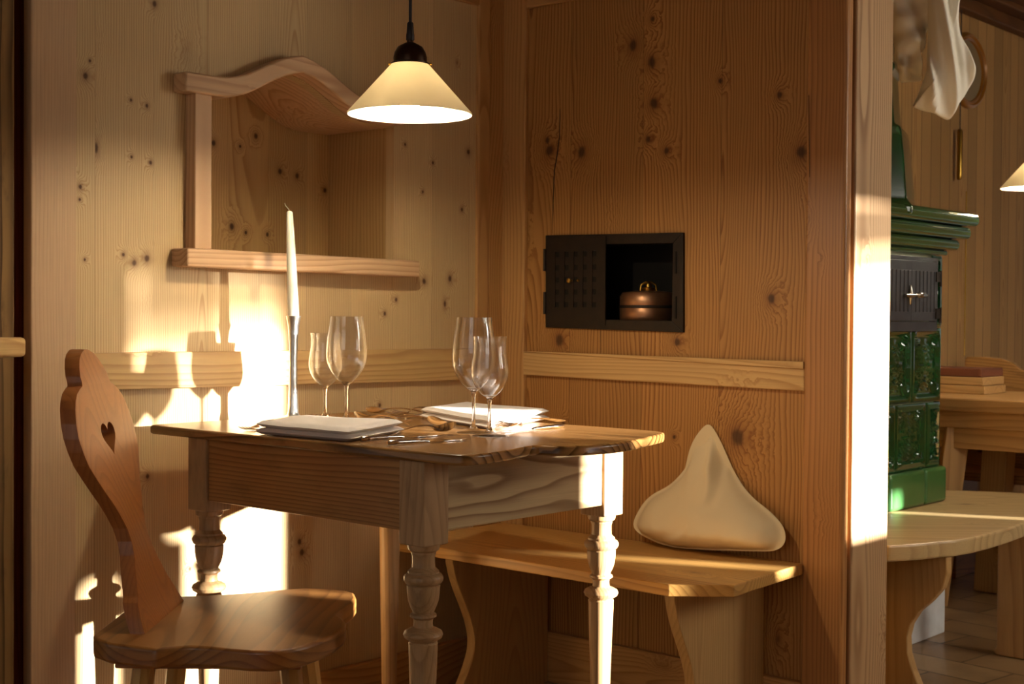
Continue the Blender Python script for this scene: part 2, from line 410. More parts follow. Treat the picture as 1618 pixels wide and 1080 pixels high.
# the end post
def hpx(px, t):
    lo, hi = -.6, .1
    for _ in range(40):
        mdl = (lo+hi)/2; P = WR.p(t, HC, mdl); d = P-CAM
        x = 809 + F*d.dot(rt)/d.dot(fw)
        if x > px: lo = mdl
        else: hi = mdl
    return mdl
h1, h2 = hpx(1350, tA-.002), hpx(1407, tA-.002)
b = MB(); b.box(h2, h1, 0, ZC, tE0+.03, tA-.002, lambda h, z, t: WR.p(t, z, h), grain=1)
structure(b.build('trim_12', m_post2, bevel=.006, seg=3))
b = MB(); b.box(tE0+.05, tA-.04, 0, ZC, h1-.01, -.005, frR); structure(b.build('trim_13', m_red))

# adjacent room: plank wall seen through the opening
P0 = ondepth(1560, 500, 6.0); WB = Wall(Vector((P0.x, P0.y, 0)), M, W)
frB = lambda t, z, h: WB.p(t, z, h)
b = MB(); b.o = Vector((.31, 3, 0)); b.box(-2.6, 3.2, 0, ZC+.05, -.04, 0, frB); structure(b.build('wall_back', m_adj))
zb1 = WB.hit(1570, 42)[1]; zb2 = WB.hit(1570, 22)[1]
b = MB(); b.box(-2.6, 3.2, zb1, zb2, 0, .05, frB, grain=0); b.box(-2.6, 3.2, zb2, zb2+.03, 0, .11, frB, grain=0)
structure(b.build('trim_14', m_ceil, bevel=.006))
structure(b.build('trim_14', m_ceil)) if False else None
b = MB(); b.box(-2.6, 3.2, 0, .14, 0, .02, frB, grain=0); structure(b.build('baseboard_back', m_adjf))

# drying cracks of the old boards
m_crack = plain('crack', '140b05', .9)
def crack(wall, pts, wd, h=.0004, o_=0):
    P = [wall.hit(x, y, h) for x, y in pts]; b = MB(); n = len(P)
    ws = [wd*max(.02, math.sin(math.pi*(.08+.92*i/(n-1))))**.7 if o_ == 0 else wd*(1-.8*i/(n-1)) for i in range(n)]
    poly = [(t-w_/2, z) for (t, z), w_ in zip(P, ws)] + [(t+w_/2, z) for (t, z), w_ in zip(P, ws)][::-1]
    b.prism(poly, -.0006, .0006, lambda t, z, q_: wall.p(t, z, h+q_)); return structure(b.build('trim_crack', m_crack))
crack(WR, [(885,172),(884,215),(881,240),(876,270),(874,320),(873,369)], .0032)
crack(WR, [(949,522),(949.5,556)], .0018)
crack(WR, [(835,17),(835,60),(834.5,120),(834,200)], .005, h=.0006, o_=1)
crack(WR, [(1278,150),(1279,280)], .003, h=.0208)
# ------------------------------------------------------------------ niche frame on the left wall
t = empty('niche_frame', WL.p(sill[3][0], sill[3][1]))
def rel(b, root):                        # move world-space vertices under a root without rotation
    L = root.location; b.v = [(x-L.x, y-L.y, z-L.z) for x, y, z in b.v]; return b
tag(t, 'pale pine frame with a wavy arched top around the niche in the left wall', 'frame')
b = MB(); b.prism(sill, 0, HSL, frL, grain=0); rel(b, t).build('sill', m_frame, t, bevel=.005, seg=3)
HU = .038
ub = [WL.hit(309, 147, HU), WL.hit(335, 150, HU), WL.hit(335, 392, HU), WL.hit(309, 391, HU)]
b = MB(); b.box(ub[1][0], ub[0][0], zNB2-.01, ub[0][1]+.01, 0, HU, frL); rel(b, t).build('upright', m_frame, t, bevel=.002)
b = MB(); b.prism(topA + botA[::-1], 0, HA, frL, grain=0); rel(b, t).build('arched_board', m_frame, t, smooth=40, bevel=.004)

# ------------------------------------------------------------------ iron hatch in the right wall
m_iron = plain('black_iron', '2a231c', .5, .6, .4, var=.4, vs=30, col2='3a2c20', bump=.2, bs=40)
m_iron2 = plain('iron_inside', '1b1712', .8, .1, .2)
m_brass = plain('brass', 'b08a3c', .28, 1)
m_copper = plain('copper', 'a97c58', .38, .85, var=.5, vs=9, col2='6b3a20', bump=.15, bs=14, bd=.003)
fo = [WR.hit(861.7, 371.6, .01), WR.hit(1079, 367.1, .01), WR.hit(1079, 525, .01), WR.hit(861.7, 517, .01)]
fi = [WR.hit(957, 384.5, .01), WR.hit(1063, 384, .01), WR.hit(1061, 506.5, .01), WR.hit(957, 503.5, .01)]
H = empty('warming_hatch', WR.p(fo[3][0], fo[3][1]))
tag(H, 'black iron warming hatch with a perforated sliding door, set in the right wall', 'hatch')
b = MB()
fl = (fo[0][0]+.012)
def mixp(A, B, k): return (A[0]+(B[0]-A[0])*k, A[1]+(B[1]-A[1])*k)
fiL = [(hx0+.002, fi[0][1]+.002), (hx0+.002, fi[3][1])]
I = [fiL[0], fi[1], fi[2], fiL[1]]
for i in range(4):
    j = (i+1) % 4
    b.prism([fo[i], fo[j], I[j], I[i]], 0, .010, frR)
rel(b, H).build('frame', m_iron, H, bevel=.0015)
b = MB()
CX0, CX1, CZ0, CZ1 = hx0+.001, hx1-.001, hz0+.001, hz1-.001
CD = .175
b.box(CX0, CX1, CZ0, CZ0+.003, -CD, -.001, frR); b.box(CX0, CX1, CZ1-.003, CZ1, -CD, -.001, frR)
b.box(CX0, CX0+.003, CZ0, CZ1, -CD, -.001, frR); b.box(CX1-.003, CX1, CZ0, CZ1, -CD, -.001, frR)
b.box(CX0, CX1, CZ0, CZ1, -CD-.004, -CD, frR)
rel(b, H).build('box', m_iron2, H)
# door: plate with 5 x 5 square holes
dx0, dx1 = WR.hit(864.5, 440, .013)[0], WR.hit(956.5, 440, .013)[0]
dz1, dz0 = WR.hit(910, 375, .013)[1], WR.hit(910, 513, .013)[1]
gx = [WR.hit(p, 440, .013)[0] for p in (880.2, 895, 909.5, 924, 939)]
gz = [WR.hit(910, p, .013)[1] for p in (401, 422, 441.5, 461, 481)]
ww = (gx[1]-gx[0])*.42; hw = (gz[0]-gz[1])*.40
b = MB(); hh0, hh1 = .0102, .0135
xs = [dx0] + [v for g in gx for v in (g-ww/2, g+ww/2)] + [dx1]
zs = [dz0] + [v for g in gz[::-1] for v in (g-hw/2, g+hw/2)] + [dz1]
for i in range(len(xs)-1):
    if i % 2 == 0: b.box(xs[i], xs[i+1], dz0, dz1, hh0, hh1, frR)
    else:
        for j in range(0, len(zs)-1, 2):
            dd = 0 if j in (0, len(zs)-2) else .0015
            b.box(xs[i], xs[i+1], zs[j], zs[j+1], hh0, hh1-dd, frR)
D = rel(b, H).build('door', m_iron, H)
b = MB(); b.box(dx0, dx1, dz0, dz1, .0098, .0101, frR); D2 = rel(b, H).build('back_plate', m_iron2, H)
kx, kz = WR.hit(902, 443, .016)
b = MB(); P = WR.p(kx, kz, .0135)
pts = [P - M*(.0) , P - M*.006, P - M*.010, P-M*.014, P-M*.0165]
b.tube(pts, [.003, .003, .0065, .0065, .002], 14); rel(b, H).build('knob', m_brass, D, smooth=50)
b = MB(); P = WR.p(WR.hit(913, 443, .016)[0], kz, .0135); b.tube([P, P-M*.004], [.004, .003], 12); rel(b, H).build('keyhole_ring', m_brass, D, smooth=50)
for za, zc in ((393, 428), (461, 496)):
    x_, z_ = WR.hit(860.5, za, .012); _, z2 = WR.hit(860.5, zc, .012)
    b = MB(); b.tube([WR.p(x_, z2, .012), WR.p(x_, z_, .012)], .004, 10); rel(b, H).build('hinge', m_iron, H, smooth=50)
for za, zc in ((397, 432), (468, 503)):
    x_, z_ = WR.hit(1068, za, .011); _, z2 = WR.hit(1068, zc, .011)
    b = MB(); b.box(x_-.0025, x_+.0025, z2, z_, .010, .0125, frR); rel(b, H).build('latch_slot', m_iron2, H)

# copper bed warmer standing in the hatch
cx, cz = .5*(hx0+hx1)+.055, CZ0+.003
rB = .078
cb = WR.p(cx, 0, -.09); 
B = empty('copper_flask', (cb.x, cb.y, cz)); tag(B, 'round flat copper hot water flask lying inside the open iron hatch', 'flask')
kz_ = (WR.hit(1010, 459, -.05)[1]-cz)
hb = kz_
b = MB(); b.lathe([(.0, 0), (rB*.93, 0), (rB, .008), (rB*1.0, hb*.45), (rB*.985, hb*.47), (rB*.985, hb*.50), (rB, hb*.53), (rB*1.0, hb*.82), (rB*.9, hb*.95), (rB*.5, hb*1.0), (0, hb*1.02)], seg=48)
b.build('body', m_copper, B, smooth=40)
b = MB(); b.lathe([(rB*1.003, hb*.44), (rB*1.02, hb*.47), (rB*1.02, hb*.50), (rB*1.003, hb*.53)], seg=48); b.build('seam_ring', m_iron, B, smooth=50)
b = MB(); b.lathe([(.016, hb), (.018, hb+.008), (.009, hb+.011), (.009, hb+.018), (.005, hb+.024), (0, hb+.026)], seg=20); b.build('stopper', m_brass, B, smooth=50)
b = MB(); b.tube([(-.022, 0, hb), (-.020, 0, hb+.016), (-.008, 0, hb+.024), (.008, 0, hb+.024), (.020, 0, hb+.016), (.022, 0, hb)], .0028, 10); b.build('ring_handle', m_brass, B, smooth=60)

# ------------------------------------------------------------------ wooden ledge at the left edge
b = MB(); P1 = ondepth(-60, 548, 2.55); P2 = ondepth(29, 548, 2.72)
z1_, z0_ = ondepth(15, 533, 2.68).z, ondepth(15, 564, 2.68).z
dirv = (P2-P1); dirv.z = 0; dirv.normalize(); nv = Vector((-dirv.y, dirv.x, 0))
frG = lambda x, y, z: Vector((P2.x, P2.y, 0))+dirv*x+nv*y+Vector((0, 0, z))
b.box(-.35, 0, -.02, .16, z0_, z1_, frG, grain=0)
o = b.build('wall_ledge', m_rail, bevel=.009, seg=4, smooth=40); tag(o, 'pale wooden ledge end fixed to the dark post at the left edge', 'ledge')

# ------------------------------------------------------------------ table
u, v = M, -W                              # u runs to the right and away, v to the left and away
TN = onz(729, 719.5, ZT); TN = Vector((TN.x, TN.y, 0))
frT = lambda a, c, z: TN + u*a + v*c + Vector((0, 0, z))
T = empty('dining_table', (TN.x, TN.y, 0), 0)
tag(T, 'old pine table with turned legs laid for two in the corner', 'table')
def tp(px, py):
    P = onz(px, py, ZT)-TN; return (P.dot(u), P.dot(v))
edge = [(740,719),(762,717),(788,713.5),(818,708),(838,703),(850,702),(862,704),(880,705),(905,704.5),(935,703.5),(965,701.5),(990,698),(1015,692.5),(1038,687.5),(1050,684.5)]
E = [tp(*q_) for q_ in edge]
far = .94
E2 = [(.655, .036), (.672, .060), (.678, .09), (.678, far-.02), (.665, far), (.02, far), (.004, far-.006), (0, far-.02), (0, .02), (.006, .006)]
m0 = E[-1]
E = [(.030, -.004), (.070, -.003), (.110, .003), (.150, .012), (.190, .024), (.222, .034), (.240, .034), (.247, .024), (.250, .004), (.262, -.014), (.285, -.028), (.320, -.039), (.360, -.045), (.417, -.043), (.465, -.032), (.520, -.014), (.584, .005), (.630, .020)]
poly = [(.016, -.001)] + E + E2
print('EDGE', [(round(a_, 3), round(c_, 3)) for a_, c_ in E])
b = MB(); b.prism(poly, ZT-.019, ZT, frT, grain=1); top = rel(b, T).build('tabletop', m_ttop, T, bevel=.005, seg=3, smooth=45)
pc = ondepth(671.5, 800, 1); k = None
# post corner on the lower frame, seen at pixel column 671.5
d_ = ray(671.5, 800)
A0, C0 = .017, .072                       # overhangs of the top
PN = TN + u*A0 + v*C0
def sx(P): d = Vector((P[0], P[1], HC))-CAM; return 809+F*d.dot(rt)/d.dot(fw)
# solve overhang along v so that the post corner falls on its pixel column
for _ in range(30):
    PN = TN + u*A0 + v*C0; C0 += (sx(PN)-671.5)*.0008
print('C0', C0, 'D0', PN.y)
PS = .064
def solve(base, dr, px, lo=.2, hi=1.2):
    s0 = sx(base+dr*lo) < px; 
    for _ in range(40):
        md = (lo+hi)/2
        if (sx(base+dr*md) < px) == s0: lo = md
        else: hi = md
    return md
LR = solve(PN, u, 987); LV = solve(PN, v, 297.5)
print('table', LR, LV)
a0, a1, c0, c1 = A0, A0+LR, C0, C0+LV
ZS = .606
zu = ZT-.0195
def legprof(k=1.0):
    P = [(.0, 0), (.013, 0), (.0145, .02), (.017, .12), (.0225, .30), (.0265, .415), (.0265, .424), (.027, .43), (.0245, .433), (.0275, .436), (.034, .440), (.0365, .446), (.034, .452), (.027, .456),
         (.022, .4575), (.018, .460), (.0172, .468), (.0178, .474), (.020, .476), (.0245, .479), (.0240, .483), (.0195, .486), (.0205, .490), (.0245, .498), (.028, .509), (.0298, .522), (.0302, .533), (.0305, .536), (.0285, .538),
         (.033, .541), (.0362, .547), (.0362, .552), (.033, .557), (.0285, .559), (.0285, .563), (.0250, .566), (.0212, .570), (.0208, .58), (.0208, .590), (.0222, .594), (.0228, .596), (.0225, .598), (.028, .602), (.0295, .608), (.0295, .612), (0, .612)]
    return P
# heights measured on the near leg
def leg(name, cu, cv, plainleg=False):
    c = TN + u*cu + v*cv
    if plainleg: dd_ = c-Vector((CAM.x, CAM.y, 0)); c = c + dd_.normalized()*.075
    b = MB()
    fr = lambda x, y, z: c + u*x + v*y + Vector((0, 0, z))
    b.box(-PS/2, PS/2, -PS/2, PS/2, ZS, zu, fr, grain=2)
    o = rel(b, T).build(name, m_leg, T, bevel=.0025)
    b = MB()
    if plainleg:
        pr = [(0, 0), (.016, 0), (.019, .15), (.026, .52), (.0265, .57), (.031, .572), (.033, .578), (.031, .584), (.028, .586), (.028, .594), (.031, .598), (.0315, .604), (.0, .6065)]
    else: pr = legprof()
    # rescale the profile's heights to the block
    b.lathe([(r_, z_*ZS/.612+.0) for r_, z_ in pr], (c.x, c.y, 0), 32)
    return rel(b, T).build(name, m_leg, T, smooth=38)
hs = PS/2
for nm, cu, cv, pl in (('leg', a0+hs, c0+hs, 0), ('leg', a1-hs, c0+hs, 0), ('leg', a0+hs, c1-hs, 0), ('leg', a1-hs, c1-hs, 1)):
    leg(nm, cu, cv, pl)
ZA = .630
b = MB(); b.box(a0+.006, a0+.026, c0+PS, c1-PS, ZA, zu, frT, grain=1); rel(b, T).build('apron', m_table, T, bevel=.002)
b = MB(); b.box(a0+PS, a1-PS, c0+.006, c0+.026, ZA, zu, frT, grain=0); rel(b, T).build('apron', m_apr_lit, T, bevel=.002)
b = MB(); b.box(a1-.026, a1-.006, c0+PS, c1-PS, ZA, zu, frT, grain=1); rel(b, T).build('apron', m_table, T, bevel=.002)
b = MB(); b.box(a0+PS, a1-PS, c1-.026, c1-.006, ZA, zu, frT, grain=0); rel(b, T).build('apron', m_table, T, bevel=.002)
# a leg is one part: join block and turned shaft
legs = [o for o in COL.objects if o.parent == T and o.name.startswith('leg')]
for blk, sh in zip(legs[0::2], legs[1::2]):
    dg = bpy.context.evaluated_depsgraph_get(); dg.update()
    me = bpy.data.meshes.new_from_object(blk.evaluated_get(dg))
    bm = bmesh.new(); bm.from_mesh(me); bm.from_mesh(sh.data); bm.to_mesh(sh.data); bm.free()
    bpy.data.objects.remove(blk)

# ------------------------------------------------------------------ corner bench along the right wall
A_ = onz(1056, 923, ZB); B_ = onz(1160, 924, ZB)
def wl(P): d = P-CORNER; return (d.dot(W), -d.dot(M))
ta, ha = wl(A_); tb, hb_ = wl(B_); tc_, hc_ = wl(Cpt)
print('bench', ta, ha, tb, hb_, tc_)
BN = empty('corner_bench', WR.p(.0, 0, .02)); tag(BN, 'honey coloured pine bench fixed along the right wall with a clipped end', 'bench')
poly = [(.022, .024), (.022, ha), (ta, ha), (tb, hb_), (tc_, .022), (tc_-.02, .022)]
b = MB(); b.prism([(x, y) for x, y in poly], ZB-.027, ZB, lambda x, y, z: WR.p(x, z, y), grain=0)
rel(b, BN).build('seat', m_bench, BN, bevel=.003, seg=3)
def support(tt, name='support'):
    zs_ = ZB-.0275
    # curved front edge, in (h, z)
    cv = []
    for i in range(21):
        k_ = i/20; z_ = zs_*(1-k_)
        d_ = .058 + .085*(1-math.cos(min(k_/.62, 1)*math.pi))/2 - (.09*(max(0, k_-.62)/.38)**1.5 if k_ > .62 else 0)
        if k_ < .08: d_ = .058
        cv.append((ha-d_, z_))
    poly = [(.021, zs_)] + cv + [(.021, 0)]
    b = MB(); b.prism(poly, tt-.014, tt+.014, lambda x, y, z: WR.p(z, y, x), grain=1)
    return rel(b, BN).build(name, m_benchs, BN, smooth=40, bevel=.002)
SOLVE = None
# left support's front edge stands at pixel column 705, the right one's at 1056
def tt_at(px):
    lo, hi = -.1, 1.6
    for _ in range(40):
        md = (lo+hi)/2
        if sx(WR.p(md, 0, ha-.058)) < px: lo = md
        else: hi = md
    return md
s1, s2 = tt_at(712), tt_at(1062)
print('supports', s1, s2)
support(s1); support(s2)

# ------------------------------------------------------------------ chair
CH = empty('carved_chair', (-.52, 2.6, 0)); tag(CH, 'wooden farmhouse chair with a heart cut in its tall shaped back', 'chair')
seat = [(172,1016),(205,1020),(245,1025),(272,1022),(300,1020),(330,1021.5),(360,1025),(395,1028),(430,1028.5),(460,1025),(485,1019),(510,1010),(530,1000),(543,990),(547,982),(541,975),(533,970),(545,961),(556,953),(563,943),(560,936),(548,932),(520,929),(480,928),(440,931),(400,935),(350,938.5),(290,941)]
ZCS = .45
pts = [onz(x, y, ZCS) for x, y in seat]; pts = [(p.x, p.y) for p in pts]
pts += [(-.735, 2.83), (-.742, 2.80), (-.742, 2.47), (-.732, 2.44)]
b = MB(); b.prism(pts, ZCS-.036, ZCS, None, grain=1); rel(b, CH).build('seat', m_seat, CH, bevel=.006, seg=3, smooth=40)
b = MB(); b.box(-.70, -.37, 2.455, 2.49, ZCS-.058, ZCS-.0365, None, grain=0); rel(b, CH).build('batten', m_chair, CH, bevel=.003)
b = MB(); b.box(-.70, -.37, 2.77, 2.805, ZCS-.058, ZCS-.0365, None, grain=0); rel(b, CH).build('batten', m_chair, CH, bevel=.003)
for (x, y, dx, dy) in ((-.655, 2.50, -.05, -.045), (-.40, 2.51, .05, -.04), (-.655, 2.76, -.05, .045), (-.41, 2.75, .05, .04)):
    b = MB(); b.tube([(x+dx, y+dy, 0), (x+dx*.5, y+dy*.5, .2), (x, y, ZCS-.037)], [.014, .019, .021], 8)
    rel(b, CH).build('leg', m_bench, CH, smooth=30)
# backrest: (z, x of the face, half width)
BP = [(.45,-.6506,.146),(.475,-.662,.134),(.50,-.6715,.119),(.508,-.6735,.108),(.52,-.677,.100),(.55,-.686,.0805),(.575,-.692,.064),(.60,-.699,.056),(.625,-.706,.061),(.65,-.714,.0755),(.675,-.722,.095),(.70,-.731,.1175),(.725,-.7385,.1415),
      (.75,-.746,.163),(.775,-.753,.1735),(.80,-.760,.1765),(.825,-.7665,.1705),(.85,-.7725,.157),(.865,-.776,.143),(.876,-.779,.125),(.884,-.7805,.103),(.888,-.781,.088),(.895,-.783,.0845),(.905,-.786,.084),(.92,-.791,.0735),(.935,-.796,.057),(.945,-.799,.039),(.951,-.801,.018),(.953,-.8015,.004)]
YC = 2.607; THK = .027
def bp(z):
    for (z0, x0, w0), (z1, x1, w1) in zip(BP, BP[1:]):
        if z0 <= z <= z1:
            k_ = (z-z0)/(z1-z0); return x0+(x1-x0)*k_, w0+(w1-w0)*k_
    return BP[-1][1:]
# fine rows; columns follow the outline
rows = []
z_ = .45
zz = sorted(set([q_[0] for q_ in BP] + [.45+.503*i/90 for i in range(91)]))
NC = 40
def bface(off):
    vs = []; 
    for z_ in zz:
        x, w = bp(min(z_, .953))
        for j in range(NC+1):
            s_ = -1+2*j/NC
            vs.append(Vector((x+off, YC+.012+s_*w*1.0, z_)))
    return vs
b = MB(); f0 = bface(0); f1 = bface(-THK); nr = len(zz); nc = NC+1
fs = [(i*nc+j, i*nc+j+1, (i+1)*nc+j+1, (i+1)*nc+j) for i in range(nr-1) for j in range(NC)]
n0 = len(f0)
fs2 = [tuple(i_+n0 for i_ in f[::-1]) for f in fs]
side = []
for i in range(nr-1):
    side += [(i*nc, (i+1)*nc, (i+1)*nc+n0, i*nc+n0), (i*nc+NC, i*nc+NC+n0, (i+1)*nc+NC+n0, (i+1)*nc+NC)]
for j in range(NC):
    side += [(j, j+n0, j+1+n0, j+1), ((nr-1)*nc+j, (nr-1)*nc+j+1, (nr-1)*nc+j+1+n0, (nr-1)*nc+j+n0)]
b.add(f0+f1, fs+fs2+side, [(p.y, p.z, p.x) for p in f0+f1])
bk = rel(b, CH).build('backrest', m_chair, CH)
# heart cutter
hp = []
for i in range(48):
    a = 2*math.pi*i/48
    hx_ = 16*math.sin(a)**3; hy_ = 13*math.cos(a)-5*math.cos(2*a)-2*math.cos(3*a)-math.cos(4*a)
    hp.append((YC+.012+hx_*.0026, .790+hy_*.00212))
b = MB(); b.prism(hp, -.9, -.6, lambda y, z, x: Vector((x, y, z)))
cut_o = rel(b, CH).build('cut', m_chair); cut_o.location = CH.location
md = bk.modifiers.new('bo', 'BOOLEAN'); md.object = cut_o; md.operation = 'DIFFERENCE'; md.solver = 'EXACT'
mb = bk.modifiers.new('be', 'BEVEL'); mb.width = .004; mb.segments = 3; mb.limit_method = 'ANGLE'; mb.angle_limit = R(50)
bpy.context.view_layer.update()
dg = bpy.context.evaluated_depsgraph_get()
nm = bpy.data.meshes.new_from_object(bk.evaluated_get(dg)); bk.modifiers.clear(); bk.data = nm
for p in nm.polygons: p.use_smooth = True
nm.set_sharp_from_angle(angle=R(42))
bpy.data.objects.remove(cut_o)
print('back verts', len(nm.vertices), 'wc' in nm.attributes)
# ------------------------------------------------------------------ materials
def glass_mat(nm='clear_glass', k=.8):
    t = NT(nm); t.b.inputs['Base Color'].default_value = (1, 1, 1, 1); t.b.inputs['Roughness'].default_value = 0
    t.b.inputs['Transmission Weight'].default_value = 1; t.b.inputs['IOR'].default_value = 1.48
    th = t.n('ShaderNodeBsdfTransparent'); th.inputs[0].default_value = (.985, .985, .98, 1)
    m2 = t.n('ShaderNodeMixShader'); m2.inputs[0].default_value = k; t.l(th.outputs[0], m2.inputs[1]); t.l(t.b.outputs[0], m2.inputs[2])
    t.l(m2.outputs[0], t.out.inputs[0])
    return t.m
m_glass = glass_mat(); m_glass2 = glass_mat('clear_glass_foot', .38)
m_steel = plain('polished_steel', 'f4f2ee', .14, 1)
m_alu = plain('hammered_metal', 'd8d5cc', .32, 1, bump=.6, bs=55, bd=.004)
m_wax = plain('candle_wax', 'f8f0d8', .45, 0, .4); m_wax.node_tree.nodes['Principled BSDF'].inputs['Subsurface Weight'].default_value = .3
m_wax.node_tree.nodes['Principled BSDF'].inputs['Subsurface Radius'].default_value = (.02, .012, .006)
m_wick = plain('wick', 'd8cca8', .9)
m_napkin = plain('napkin_linen', 'e6dcd2', .85, 0, .15, bump=.25, bs=260, bd=.0005)
m_linen = plain('pillow_linen', 'dccaa2', .85, 0, .15, bump=.3, bs=190, bd=.0006)
m_shirt = plain('shirt_linen', 'efe8d6', .9, 0, .1, bump=.25, bs=150, bd=.001)
m_cord = plain('lamp_cord', '1c120c', .6)
m_cap = plain('bronze_cap', '3a2413', .35, .8, var=.3, vs=30, col2='1c100a')
def shade_mat():
    t = NT('opal_shade')
    d = t.n('ShaderNodeBsdfDiffuse'); d.inputs[0].default_value = (.9, .85, .72, 1)
    tr = t.n('ShaderNodeBsdfTranslucent'); tr.inputs[0].default_value = (1, .90, .68, 1)
    g = t.n('ShaderNodeBsdfGlossy'); g.inputs['Roughness'].default_value = .1
    m1 = t.n('ShaderNodeMixShader'); m1.inputs[0].default_value = .6; t.l(d.outputs[0], m1.inputs[1]); t.l(tr.outputs[0], m1.inputs[2])
    m2 = t.n('ShaderNodeMixShader'); m2.inputs[0].default_value = .04; t.l(m1.outputs[0], m2.inputs[1]); t.l(g.outputs[0], m2.inputs[2])
    t.l(m2.outputs[0], t.out.inputs[0]); return t.m
m_shade = shade_mat()
def emit(name, col, s):
    t = NT(name); t.b.inputs['Emission Color'].default_value = col; t.b.inputs['Emission Strength'].default_value = s
    t.b.inputs['Base Color'].default_value = (0, 0, 0, 1); return t.m
m_bulb = emit('lit_bulb', (1, .86, .63, 1), 720)

# ------------------------------------------------------------------ pendant lamps
def pendant(c, rr_, power, label, group=None):
    L = empty('pendant_lamp', c); tag(L, label, 'lamp')
    k_ = rr_/.13
    zt_ = .106*k_; r1 = .035*k_
    prof = []
    b = MB()
    b.lathe([(rr_-.001, -.001), (rr_, 0), (rr_*.995, .003), (r1+.002, zt_), (r1-.002, zt_), (rr_*.975, .002), (rr_-.001, -.001)], seg=72)
    b.build('shade', m_shade, L, smooth=50)
    b = MB(); b.lathe([(r1*1.12, zt_-.004), (r1*1.14, zt_), (r1*1.0, zt_+.002), (r1*1.0, zt_+.012), (r1*.93, zt_+.022), (r1*.75, zt_+.033), (r1*.4, zt_+.040), (.007, zt_+.043), (.007, zt_+.047), (0, zt_+.047)], seg=36)
    cp = b.build('cap', m_cap, L, smooth=50)
    for s_ in (-1, 1):
        b = MB(); b.tube([(s_*r1*1.0, 0, zt_-.001), (s_*(r1+.010), 0, zt_-.001)], .0022, 8); b.build('screw', m_brass, cp)
    b = MB(); b.lathe([(.0055, zt_+.045), (.0085, zt_+.048), (.0085, zt_+.058), (.0075, zt_+.062), (.0065, zt_+.082), (.0045, zt_+.084), (0, zt_+.085)], seg=20)
    b.build('cord_grip', m_cord, L, smooth=50)
    b = MB(); b.tube([(0, 0, zt_+.08), (0, 0, ZC+.02-c[2])], .0033, 10); b.build('cord', m_cord, L, smooth=60)
    b = MB(); b.lathe([(0, .001), (.010, .003), (.018, .010), (.0205, .020), (.018, .031), (.011, .044), (.008, .06), (.008, .085), (0, .085)], seg=24)
    b.build('bulb', m_bulb, L, smooth=60)
    return L
LD = 2.86
lc = ondepth(647.5, 181, LD)
LAMP = pendant((lc.x, lc.y, lc.z), 98.5*LD/F, 0, 'lit pendant lamp with white cone shade hanging over the laid table')
lc2 = ondepth(1637, 297, 4.7)
pendant((lc2.x, lc2.y, lc2.z), .115, 0, 'lit pendant lamp with white shade cut by the right edge')

# ------------------------------------------------------------------ wine glasses
def wineglass(name, px, py, prof, label, group):
    P = onz(px, py, ZT); o = empty(name, P); tag(o, label, 'glass', group)
    return o
def gprof(Hh, bz, pts, rb, th=.0009):
    # outer then inner
    out = [(0, 0), (rb, 0), (rb, .0012), (rb*.75, .0025), (rb*.4, .005), (.008, .0085), (.0042, .016), (.0033, .03), (.0031, bz*.6), (.0035, bz-.012), (.0055, bz-.004)]
    P = [(r_, z_) for r_, z_ in pts]
    return out + P + [(P[-1][0]-th*.5, P[-1][1]+.0005)] + [(max(r_-th, 0), z_+(.0012 if i else .004)) for i, (r_, z_) in enumerate(P)][::-1][:-0 or None]
def smooth_prof(pts, n=26):
    # Catmull-Rom through the points
    out = []
    for i in range(len(pts)-1):
        p0 = pts[max(i-1, 0)]; p1 = pts[i]; p2 = pts[i+1]; p3 = pts[min(i+2, len(pts)-1)]
        for k_ in range(4):
            t = k_/4
            out.append(tuple(.5*((2*p1[j])+(-p0[j]+p2[j])*t+(2*p0[j]-5*p1[j]+4*p2[j]-p3[j])*t*t+(-p0[j]+3*p1[j]-3*p2[j]+p3[j])*t**3) for j in (0, 1)))
    out.append(pts[-1]); return out
def make_glass(kind, loc, label, scale=1):
    if kind == 'big':
        bowl = smooth_prof([(.0075, .087), (.020, .097), (.033, .113), (.0425, .133), (.0455, .153), (.0445, .175), (.0415, .200), (.0378, .222), (.0362, .238)]); rb, bz = .036, .087
    else:
        bowl = smooth_prof([(.007, .077), (.018, .085), (.030, .100), (.0368, .118), (.0375, .136), (.035, .155), (.0330, .172), (.0325, .187), (.0345, .200)]); rb, bz = .034, .077
    th = .0008
    foot = [(0, 0), (rb, 0), (rb+.0003, .0008), (rb, .0015), (rb*.75, .0026), (rb*.42, .0052), (.0085, .0085), (.0045, .016), (.0034, .03), (.0032, bz*.6), (.0036, bz-.014), (.0052, bz-.005)]
    inner = [(max(r_-th, 0), z_) for r_, z_ in bowl][::-1]
    inner = inner[:-2] + [(.004, bowl[0][1]+.0045), (0, bowl[0][1]+.004)]
    o = empty('wine_glass', loc); tag(o, label, 'glass', 'wine glasses on the table')
    b = MB(); b.lathe([(0, bowl[0][1]-.003), (.0052, bowl[0][1]-.003)]+bowl+inner, seg=64); b.build('bowl', m_glass, o, smooth=50, merge=True)
    b = MB(); b.lathe(foot[6:]+[(.0050, bowl[0][1]-.0035), (0, bowl[0][1]-.0035)] if False else [(0, .0086)]+[(q_[0], max(q_[1], .0086)) for q_ in foot[6:]]+[(0, foot[-1][1]+.001)], seg=24); b.build('stem', m_glass, o, smooth=50, merge=True)
    b = MB(); b.lathe(foot[:7]+[(0, .0085)], seg=64); b.build('foot', m_glass2, o, smooth=50, merge=True)
    return o
make_glass('big', onz(547, 668, ZT), 'tall empty wine glass nearest the candlestick side, in the left pair')
make_glass('small', onz(513.5, 663.5, ZT), 'small empty wine glass with flared rim in the left pair')
make_glass('big', onz(748, 683, ZT), 'tall empty wine glass in the right pair')
make_glass('small', onz(773, 688, ZT), 'small empty wine glass with flared rim in the right pair')

